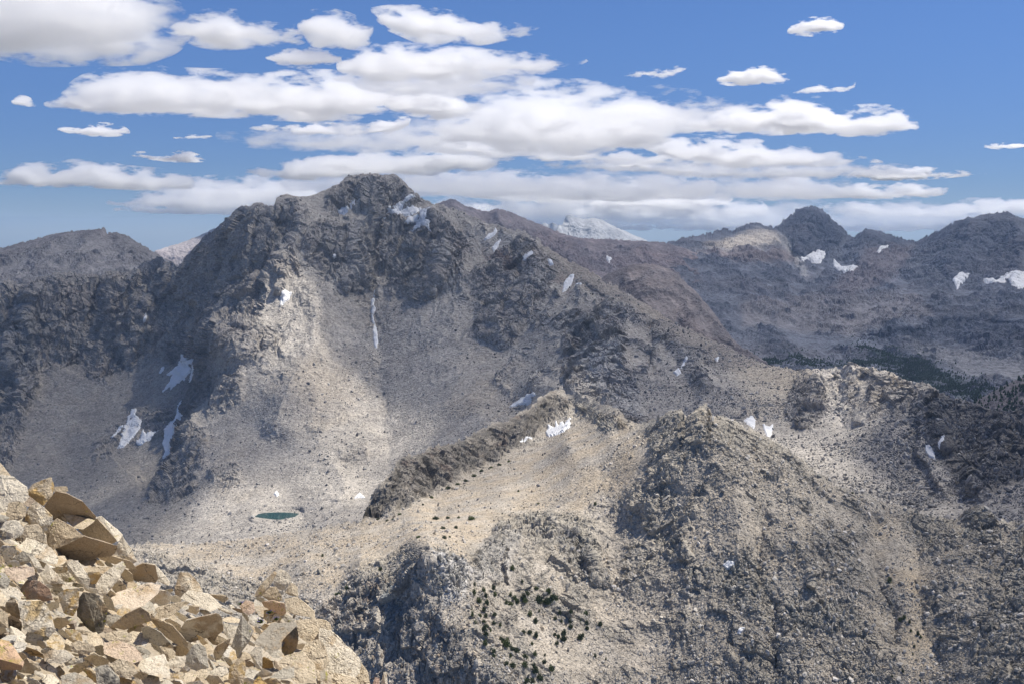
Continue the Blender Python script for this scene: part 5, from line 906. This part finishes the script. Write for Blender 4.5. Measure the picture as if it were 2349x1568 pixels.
# ------------------------------------------------------------------ cloud cover overhead (out of the frame), shaped to cast the mountains' dappled shade
LIT = {
 'mountain': [([(580,640),(640,600),(700,600),(740,640),(770,740),(780,830),(700,860),(640,840),(600,800),(510,790),(500,750),(580,735)],1,16),([(720,870),(800,830),(900,860),(990,860),(1090,900),(1100,950),(1040,1000),(960,1060),(860,1060),(760,1010)],.85,30),([(480,900),(560,800),(620,860),(560,960),(490,960)],.55,20),
   ([(420,1180),(480,1090),(600,1090),(760,1060),(900,1080),(820,1190),(600,1240),(300,1260)],.95,22),([(640,960),(740,940),(830,1000),(880,1090),(700,1110)],.6,30),([(190,1140),(280,1090),(340,1070),(330,1120),(240,1170)],.75,14),([(90,940),(160,960),(150,1010),(90,990)],.3,20),
   ([(1290,880),(1330,810),(1400,800),(1430,850),(1470,950),(1420,960),(1340,920)],.8,16),([(1400,700),(1470,720),(1440,790),(1380,790)],.3,20),
   ([(1730,836),(1830,846),(1960,832),(2040,850),(2130,885),(2120,960),(2060,990),(1960,980),(1900,900),(1850,870)],.95,14),([(1640,950),(1720,960),(1850,1000),(1960,1000),(2060,1040),(2040,1110),(2110,1180),(1900,1140),(1760,1030),(1660,1000)],.9,22),([(1500,930),(1650,930),(1640,980),(1500,980)],.35,20),
   ([(2140,1060),(2290,1050),(2349,1090),(2420,1200),(2150,1200)],.55,25),([(2290,930),(2420,920),(2420,1060),(2330,1060)],.4,18)],
 'mountain_range': [([(1600,575),(1690,548),(1745,530),(1785,540),(1790,562),(1720,575),(1640,590)],1,8),([(1785,555),(1810,570),(1850,640),(1830,640)],.7,6),([(1950,720),(2050,720),(2060,760),(1960,760)],.35,20)],
 'mountain_slope': [([(330,560),(460,540),(440,590),(400,600),(330,600)],1,8)], 'granite_peak': [([(1200,400),(1600,400),(1600,700),(1200,700)],1,4)],
}
DARKEN = {'ridge': [([(1000,1130),(1090,1075),(1200,1010),(1290,960),(1340,990),(1290,1050),(1200,1100),(1060,1150)],.65,16),([(560,1240),(700,1215),(800,1200),(860,1195),(800,1230),(680,1250)],.7,10),([(1880,1190),(1960,1190),(2040,1260),(2030,1330),(1950,1330),(1890,1260)],1,22),([(1400,1500),(1480,1460),(1580,1520),(1600,1600),(1380,1600)],1,24),
   ([(2230,1480),(2270,1300),(2349,1230),(2430,1230),(2430,1600),(2200,1600)],1,25),([(2060,1160),(2240,1175),(2290,1240),(2160,1330),(2090,1250)],.95,20),([(1850,1180),(1900,1350),(2050,1420),(2150,1400),(2120,1250),(1980,1150)],.6,40),([(1640,1440),(1740,1470),(1700,1580),(1600,1580)],.8,25),([(828,1200),(840,1160),(920,1040),(1100,985),(1260,893),(1300,915),(1200,1000),(1000,1100),(900,1160)],.5,10)]}
def overhead(names, Hc, cell, ext, soft, tau, thick):
    x0, x1, y0, y1 = ext; nx, ny = int((x1 - x0) / cell), int((y1 - y0) / cell); A = np.zeros((ny, nx)); W = np.zeros((ny, nx))
    for nm in names:
        S = SHEETS[nm]; st = 3; P = S['P'][::st, ::st]; X = S['X'][::st, ::st]; Y = S['Y'][::st, ::st]
        if nm in DARKEN:
            lit = np.ones(X.shape)
            for pl, a, sf in DARKEN[nm]: lit = np.minimum(lit, 1 - a * sstep(sf, -sf, poly_sd(X, Y, pl)))
        else:
            lit = np.zeros(X.shape)
            for pl, a, sf in LIT.get(nm, []): lit = np.maximum(lit, a * sstep(sf, -sf, poly_sd(X, Y, pl)))
        vis = Y < 1575
        for front in {'mountain': ['ridge'], 'ridge': []}.get(nm, ['mountain']):
            f = SHEETS[front]; vis &= Y < np.interp(X, f['xs'], f['top']) + 4
        P = P[vis]; lit = lit[vis]
        Q = P + SUN * ((Hc - P[..., 2]) / SUN[2])[..., None]
        i = ((Q[..., 0] - x0) / cell).astype(int); j = ((Q[..., 1] - y0) / cell).astype(int); m = (i >= 0) & (i < nx) & (j >= 0) & (j < ny)
        w = (P[..., 1] / P[..., 1].min()) ** 0
        np.add.at(A, (j[m], i[m]), (1 - lit)[m]); np.add.at(W, (j[m], i[m]), 1.0)
    # the place the camera stands on is in the sun
    for r in range(60):
        Q = np.array([random.uniform(-40, 40), random.uniform(0, 40), 0]) + SUN * (Hc / SUN[2]); i, j = int((Q[0] - x0) / cell), int((Q[1] - y0) / cell)
        for a in range(-3, 4):
            for b in range(-3, 4):
                if 0 <= i + a < nx and 0 <= j + b < ny: A[j + b, i + a] = 0; W[j + b, i + a] = 400
    A0 = A / np.maximum(W, 1e-9) * (W > 0); W0 = (W > 0).astype(float); A = A0.copy(); Wt = W0.copy()
    def blur(B, k):
        for _ in range(k):
            B = np.pad(B, 1); B = (B[:-2] + 2 * B[1:-1] + B[2:]) / 4; B = (B[:, :-2] + 2 * B[:, 1:-1] + B[:, 2:]) / 4
        return B
    a1, w1 = blur(A, soft), blur(Wt, soft); a2, w2 = blur(A, soft * 8), blur(Wt, soft * 8)
    sh = np.where(w1 > .12, a1 / np.maximum(w1, 1e-9), np.where(w2 > .02, a2 / np.maximum(w2, 1e-9), 0)); sh = blur(sh, 1)
    sh[:2] = 0; sh[-2:] = 0; sh[:, :2] = 0; sh[:, -2:] = 0
    gx, gy = np.meshgrid(x0 + (np.arange(nx) + .5) * cell, y0 + (np.arange(ny) + .5) * cell)
    G = np.stack([gx, gy, gx * 0], -1); nz = fbm(G, cell * 7, 4, .6, 300 + nx)
    t = np.clip(-np.log(np.clip(1 - .97 * np.clip(sh + .16 * nz * (sh > .05), 0, 1), .03, 1)) / 3.5 * 1.6 - .02, 0, 1) * thick
    V = np.concatenate([np.stack([gx, gy, Hc + t * .7 + 0 * t], -1).reshape(-1, 3), np.stack([gx, gy, Hc - t * .3], -1).reshape(-1, 3)])
    F = grid_faces(ny, nx); keep = (t.reshape(-1)[F] > 1e-6).any(1); F = F[keep]; F = np.concatenate([F[:, ::-1], F + nx * ny])
    used = np.zeros(len(V), bool); used[F.ravel()] = True; idx = np.cumsum(used) - 1
    return V[used], idx[F], tau / thick
TAU = 1.42
mat = bpy.data.materials.new('cloud_cover'); n, l = nodes(mat); n.remove(n['Principled BSDF']); v = n.new('ShaderNodeVolumeScatter'); v.inputs['Color'].default_value = (.985, .985, .985, 1); v.inputs['Anisotropy'].default_value = .6
v.inputs['Density'].default_value = TAU / 350; l.new(v.outputs[0], n['Material Output'].inputs['Volume'])
Va, Fa, _ = overhead(['mountain', 'ridge'], 2000.0, 40.0, (-1800, 4200, -1500, 4200), 1, 3.6, 350.0)
Vb, Fb, _ = overhead(['mountain_range', 'mountain_slope', 'mountain_ridge', 'mountain_spur', 'rocky_knob', 'wooded_slope'], 3300.0, 110.0, (-5000, 9500, 200, 10500), 1, 3.6, 250.0)
tag(mesh_obj('clouds', np.concatenate([Va, Vb]), np.concatenate([Fa, Fb + len(Va)]), mat, None, smooth=True), kind='stuff')
# ------------------------------------------------------------------ clouds: closed bodies of scattering droplets
CLOUD_G = 0.6
def make_cloud(label, prof, dist=None, H=1500.0, tau=4.0, seed=0, depth=1.3, cell=1.0, soft=1.0, stretch=1.55):
    """prof: (x, y of top, y of base) along the cloud as measured; H: height of the base over the camera; tau: optical thickness"""
    prof = np.asarray(prof, float); yb = np.median(prof[:, 2]); H = 3900.0 if yb < 112 else H; d = dist or min(H / max((EYE - yb) / FOC, .012), 52000.0); s = d / FOC
    hh = prof[:, 2] - prof[:, 1]; hm = hh.max()
    xw = at(prof[:, 0], prof[:, 2], d)[:, 0]; zb = at(prof[:, 0], prof[:, 2], d)[:, 2]; zt = at(prof[:, 0], prof[:, 1], d)[:, 2]
    x0, x1 = xw[0], xw[-1]; pad = 3.0 * s
    zlo, zhi = zb.min() - pad, zt.max() + pad; Dm = depth * hm * s
    # material: noise-broken density that fades out towards the profile's edges
    mat = bpy.data.materials.new('cloud_vapour'); n, l = nodes(mat); n.remove(n['Principled BSDF'])
    def M(op, a, b=0.0, c=None):
        t = n.new('ShaderNodeMath'); t.operation = op
        for k, q in enumerate((a, b) if c is None else (a, b, c)):
            if isinstance(q, (int, float)): t.inputs[k].default_value = q
            else: l.new(q, t.inputs[k])
        return t.outputs[0]
    tc = n.new('ShaderNodeTexCoord'); sx = n.new('ShaderNodeSeparateXYZ'); l.new(tc.outputs['Object'], sx.inputs[0])
    u = M('DIVIDE', M('SUBTRACT', sx.outputs[0], float(x0)), float(x1 - x0))
    def curve(vals):
        f = n.new('ShaderNodeFloatCurve'); cv = f.mapping.curves[0]; us = (xw - x0) / (x1 - x0)
        for k, (a, b) in enumerate(zip(us, vals)):
            if k == 0: cv.points[0].location = (0, b)
            elif k == len(us) - 1: cv.points[-1].location = (1, b)
            else: cv.points.new(float(a), float(b))
        f.mapping.update(); l.new(u, f.inputs['Value']); return f.outputs[0]
    T = curve((zt - zlo) / (zhi - zlo)); B = curve((zb - zlo) / (zhi - zlo))
    zn = M('DIVIDE', M('SUBTRACT', sx.outputs[2], float(zlo)), float(zhi - zlo))
    th = M('MAXIMUM', M('SUBTRACT', T, B), 0.001)
    w = M('DIVIDE', M('SUBTRACT', sx.outputs[1], float(d)), M('MULTIPLY', M('SQRT', M('MULTIPLY', th, float((zhi - zlo) / (hm * s)))), float(Dm)))
    thw = M('MULTIPLY', th, M('MAXIMUM', M('SUBTRACT', 1.0, M('MULTIPLY', w, w)), 0.001))
    zz = M('SUBTRACT', zn, B); K = float((zhi - zlo) / s)
    ev = M('MINIMUM', M('MULTIPLY', zz, K / (.16 * hm + 3)), M('MULTIPLY', M('SUBTRACT', thw, zz), K * 1 / (.36 * hm + 3)))   # 0 at the outline, about 1 inside
    ev = M('MINIMUM', ev, 1.0)
    mp = n.new('ShaderNodeMapping'); c = max(9.0, 50 * cell * (hm / 100) ** .5) * s; mp.inputs['Scale'].default_value = (1 / c / stretch, 1 / c / stretch, 1.9 / c); mp.inputs['Location'].default_value = (seed * 3.1, 0, 0)
    l.new(tc.outputs['Object'], mp.inputs['Vector'])
    t = n.new('ShaderNodeTexNoise'); t.inputs['Scale'].default_value = 1.0; t.inputs['Detail'].default_value = 7; t.inputs['Roughness'].default_value = .62; l.new(mp.outputs[0], t.inputs['Vector'])
    nz = M('MULTIPLY', M('SUBTRACT', t.outputs[0], 0.5), 7.5)
    dn = M('ADD', M('MULTIPLY', ev, 1.35), M('ADD', nz, -0.55))
    dn = M('MULTIPLY', dn, 1.45 / soft); k = n.new('ShaderNodeClamp'); l.new(dn, k.inputs[0])
    inside = M('GREATER_THAN', ev, 0.0)
    v = n.new('ShaderNodeVolumeScatter'); v.inputs['Color'].default_value = (.997, .997, .997, 1); v.inputs['Anisotropy'].default_value = CLOUD_G
    l.new(M('MULTIPLY', M('MULTIPLY', k.outputs[0], inside), float(tau / (hm * s) * 1.7)), v.inputs['Density'])
    l.new(v.outputs[0], n['Material Output'].inputs['Volume'])
    # body
    nu, na = 48, 20; us = np.linspace(0, 1, nu); xs_ = x0 + (x1 - x0) * us
    bz = np.interp(xs_, xw, zb) - pad; tz = np.interp(xs_, xw, zt) + pad; hh_ = np.interp(xs_, xw, zt - zb); half = Dm * np.sqrt(np.maximum(hh_ / (hm * s), .02)) * 1.02 + pad * .5
    taper = np.minimum(1, np.minimum(us, 1 - us) * 60 + .15)
    V = []
    for i in range(nu):
        for j in range(na):
            a = 2 * math.pi * j / na; cw, sw = math.cos(a), math.sin(a); cw = np.sign(cw) * abs(cw) ** .6; sw = np.sign(sw) * abs(sw) ** .6
            zc = (bz[i] + tz[i]) / 2; hz = (tz[i] - bz[i]) / 2
            V.append((xs_[i], d + half[i] * cw * taper[i], zc + hz * sw * taper[i]))
    F = [(i * na + j, i * na + (j + 1) % na, (i + 1) * na + (j + 1) % na, (i + 1) * na + j) for i in range(nu - 1) for j in range(na)]
    V.append((x0 - pad, d, (bz[0] + tz[0]) / 2)); V.append((x1 + pad, d, (bz[-1] + tz[-1]) / 2))
    F += [(nu * na, (j + 1) % na, j, j) for j in range(na)]; e0 = (nu - 1) * na; F += [(nu * na + 1, e0 + j, e0 + (j + 1) % na, e0 + (j + 1) % na) for j in range(na)]
    me = bpy.data.meshes.new('cloud'); me.from_pydata([tuple(map(float, p)) for p in V], [], [tuple(dict.fromkeys(f)) for f in F]); me.materials.append(mat); me.polygons.foreach_set('use_smooth', [True] * len(me.polygons))
    Vn = np.array(V, float); sv = sum(np.dot(Vn[p[0]], np.cross(Vn[p[1]], Vn[p[2]])) for p in ([f[0], f[k], f[k + 1]] for f in ([i for i in pp.vertices] for pp in me.polygons) for k in range(1, len(f) - 1)) )
    if sv < 0: me.flip_normals(); print('flipped')
    o = bpy.data.objects.new('cloud', me); COL.objects.link(o)
    ext = max(x1 - x0, 2 * half.max(), zhi - zlo)
    mat.cycles.volume_step_rate = float(np.clip(STEP * max(.07 * hm, 3) * s / (ext / 10), .004, 1))
    return tag(o, label, 'cloud', 'cumulus clouds in the blue sky')
STEP = 1.25
CLOUDS = [
 ('large grey bottomed cloud filling the upper left corner of the sky', [(-160,-140,100),(0,-150,128),(120,-140,128),(250,-120,124),(330,-70,102),(385,-20,70),(418,5,40)], dict(tau=5)),
 ('puffy elongated cloud just right of the grey corner cloud', [(385,70,80),(430,42,98),(470,20,104),(520,13,104),(580,40,103),(640,52,103),(690,58,90),(700,66,80)], {}),
 ('squat cloud between two longer ones near the top edge', [(690,70,85),(705,30,98),(750,20,105),(800,28,108),(835,45,98),(862,60,72)], {}),
 ('wide cloud with a tapering right end near the top edge', [(850,20,30),(880,14,60),(950,12,90),(1020,20,97),(1100,40,97),(1180,52,84),(1240,64,72)], {}),
 ('small oval cloud hanging above the long flat cloud', [(612,128,138),(650,112,150),(700,104,157),(750,110,150),(782,124,140)], {}),
 ('broad bright cloud ending in a curled right tip', [(772,150,165),(800,120,180),(870,98,190),(950,92,192),(1050,105,188),(1150,112,178),(1250,125,166),(1310,142,158),(1348,135,146)], {}),
 ('long flat based cloud stretching across the left half of the sky', [(105,238,246),(150,218,256),(200,172,262),(270,152,263),(350,146,262),(450,156,264),(550,158,266),(650,160,272),(760,160,275),(850,172,262),(950,182,245),(1060,178,222)], dict(tau=5)),
 ('tiny ragged cloud off the left tip of the long flat cloud', [(30,234,240),(48,216,243),(66,222,244),(84,236,242)], dict(tau=4)),
 ('narrow cloud strip under the long flat cloud', [(572,292,298),(640,282,308),(720,278,310),(800,282,309),(880,270,306),(942,264,285)], {}),
 ('huge cloud mass spreading over the middle of the sky', [(980,290,300),(1040,245,330),(1100,210,345),(1200,175,355),(1280,180,358),(1360,182,352),(1450,188,345),(1550,200,322),(1640,215,280),(1690,240,262)], dict(tau=5, depth=1.2)),
 ('bright topped cumulus with a rounded right end', [(1552,284,292),(1600,258,300),(1660,240,304),(1740,222,306),(1810,214,308),(1870,220,309),(1920,250,308),(1960,240,310),(2030,240,309),(2075,262,305),(2104,290,300)], dict(tau=6)),
 ('flat tapering cloud below the bright topped cumulus', [(1470,318,330),(1520,306,362),(1600,308,376),(1700,312,384),(1800,330,385),(1900,342,382),(1980,358,376),(2025,370,375)], {}),
 ('small cumulus standing alone over the right peaks', [(1643,178,188),(1670,162,192),(1720,150,194),(1770,154,192),(1808,178,188)], dict(tau=6)),
 ('small lone cumulus high in the upper right sky', [(1808,66,72),(1840,44,76),(1870,38,78),(1900,36,77),(1934,58,68)], dict(tau=6)),
 ('thin torn wisp between the middle cloud mass and a lone cumulus', [(1430,172,176),(1480,158,176),(1530,150,178),(1578,152,157)], dict(tau=2.2)),
 ('thin wispy cloud above the bright topped cumulus', [(1820,206,212),(1870,194,214),(1910,200,214),(1960,184,206)], dict(tau=2.4)),
 ('small flat cloud below the left tip of the long cloud', [(138,288,300),(165,292,308),(220,280,312),(265,284,311),(296,298,306)], dict(tau=6)),
 ('faint shred of cloud in the left blue gap', [(398,312,318),(440,308,319),(490,308,316)], dict(tau=2)),
 ('pair of small joined clouds over the left valley', [(300,352,362),(335,346,366),(372,356,370),(420,344,373),(472,362,370)], dict(tau=6)),
 ('low cumulus bank at the left edge above the rounded mountain', [(-90,380,420),(0,392,426),(60,372,430),(130,368,430),(210,363,432),(290,378,436),(360,384,440),(440,395,438)], dict(H=1500)),
 ('hazy low cloud bank behind the left shoulder of the peak', [(250,455,468),(330,428,480),(430,408,484),(540,396,486),(640,392,488),(760,392,486),(850,398,480)], dict(tau=4)),
 ('layered cloud bank just above the main summit', [(560,385,398),(640,372,410),(720,342,414),(800,330,410),(870,326,408),(960,336,404),(1010,320,398),(1090,328,392),(1190,352,368)], {}),
 ('low cloud bank above the purple ridge', [(930,392,440),(1050,392,452),(1130,386,456),(1220,396,460),(1310,390,462),(1420,402,464),(1520,398,462),(1640,402,456)], dict(tau=5)),
 ('bumpy low cumulus bank above the pyramid peak', [(1690,425,440),(1740,412,450),(1800,402,456),(1860,398,458),(1920,414,458),(2010,418,458),(2100,416,456),(2172,430,446)], dict(tau=6)),
 ('slim pointed cloud at right above the low cumulus bank', [(1915,400,405),(1990,382,412),(2060,378,415),(2140,384,412),(2262,396,400)], dict(tau=5)),
 ('small rounded cloud in the gap above the low cloud banks', [(1410,378,386),(1450,366,388),(1500,376,388),(1600,386,400),(1680,392,400)], dict(tau=4)),
 ('distant hazy cloud row behind the white granite peak', [(960,470,478),(1080,456,500),(1220,458,505),(1350,452,508),(1500,448,508),(1640,456,508),(1760,462,500)], dict(tau=3.5)),
 ('distant hazy cloud row right of the pyramid peak', [(1880,466,480),(1980,460,492),(2080,468,500),(2200,462,498),(2300,450,496),(2420,440,490)], dict(tau=3)),
 ('pale lowest cloud row along the horizon at the right', [(1060,505,512),(1250,500,524),(1500,508,530),(1700,504,532),(1900,506,534),(2120,500,532),(2420,500,530)], dict(tau=2.5)),
 ('grey filler cloud joining the long cloud and the middle mass', [(880,225,250),(930,200,262),(1000,196,272),(1060,206,268),(1110,230,255)], dict(tau=4)),
 ('thin cloud layer between the summit bank and the middle mass', [(960,320,345),(1060,300,356),(1200,318,366),(1330,330,372),(1450,345,378),(1560,362,380)], dict(tau=3)),
 ('pale horizontal cloud streaks low behind the left shoulder', [(260,478,484),(400,470,492),(520,474,494),(640,482,490)], dict(tau=2)),
 ('ragged low cloud row in the middle above the white peak', [(1040,430,445),(1150,420,462),(1300,424,470),(1440,430,474),(1560,432,476),(1680,446,470)], dict(tau=4)),
 ('thin streaky veil of cloud over the middle above the white peak', [(640,392,440),(900,380,452),(1200,376,458),(1500,380,460),(1760,388,462),(1960,410,455)], dict(tau=1.6, soft=1.8, dist=46000)),
 ('long faint cloud layer resting just above the far skyline', [(420,470,490),(800,452,512),(1150,446,520),(1500,446,524),(1850,450,524),(2150,452,522),(2460,456,516)], dict(tau=1.8, soft=1.8, dist=52000)),
 ('broad thin layer bridging the clouds on the left', [(500,300,330),(640,286,345),(800,262,352),(960,252,350),(1080,262,340)], dict(tau=1.6, soft=1.8)),
 ('thin streaked layer under the tapering cloud at right', [(1240,372,385),(1480,352,402),(1750,356,412),(1980,368,410),(2120,384,402)], dict(tau=1.8, soft=1.6)),
 ('streaky cloud fringe between the two broad upper clouds', [(760,168,190),(880,150,214),(1000,146,222),(1120,152,214),(1230,165,200)], dict(tau=2, soft=1.6)),
 ('tiny pair of clouds near the right edge', [(2258,330,336),(2290,328,342),(2320,326,341),(2360,330,336)], dict(tau=3.5)),
]
for i, (lab, prof, kw) in enumerate(CLOUDS): make_cloud(lab, prof, seed=i * 13, **kw)
# ------------------------------------------------------------------ haze
def build_haze():
    z0, z1 = -1501.0, 330.0; x, y0, y1 = 24500.0, -3500.0, 26500.0
    V = [(-x, y0, z0), (x, y0, z0), (x, y1, z0), (-x, y1, z0), (-x, y0, z1), (x, y0, z1), (x, y1, z1), (-x, y1, z1)]
    F = [(0, 3, 2, 1), (4, 5, 6, 7), (0, 1, 5, 4), (1, 2, 6, 5), (2, 3, 7, 6), (3, 0, 4, 7)]
    mat = bpy.data.materials.new('haze'); n, l = nodes(mat); n.remove(n['Principled BSDF'])
    v = n.new('ShaderNodeVolumePrincipled'); v.inputs['Color'].default_value = (.50, .70, 1.0, 1); v.inputs['Density'].default_value = 2.3e-5; v.inputs['Anisotropy'].default_value = 0.1
    l.new(v.outputs[0], n['Material Output'].inputs['Volume'])
    o = mesh_obj('haze', V, F, mat, None); tag(o, kind='stuff')
build_haze()
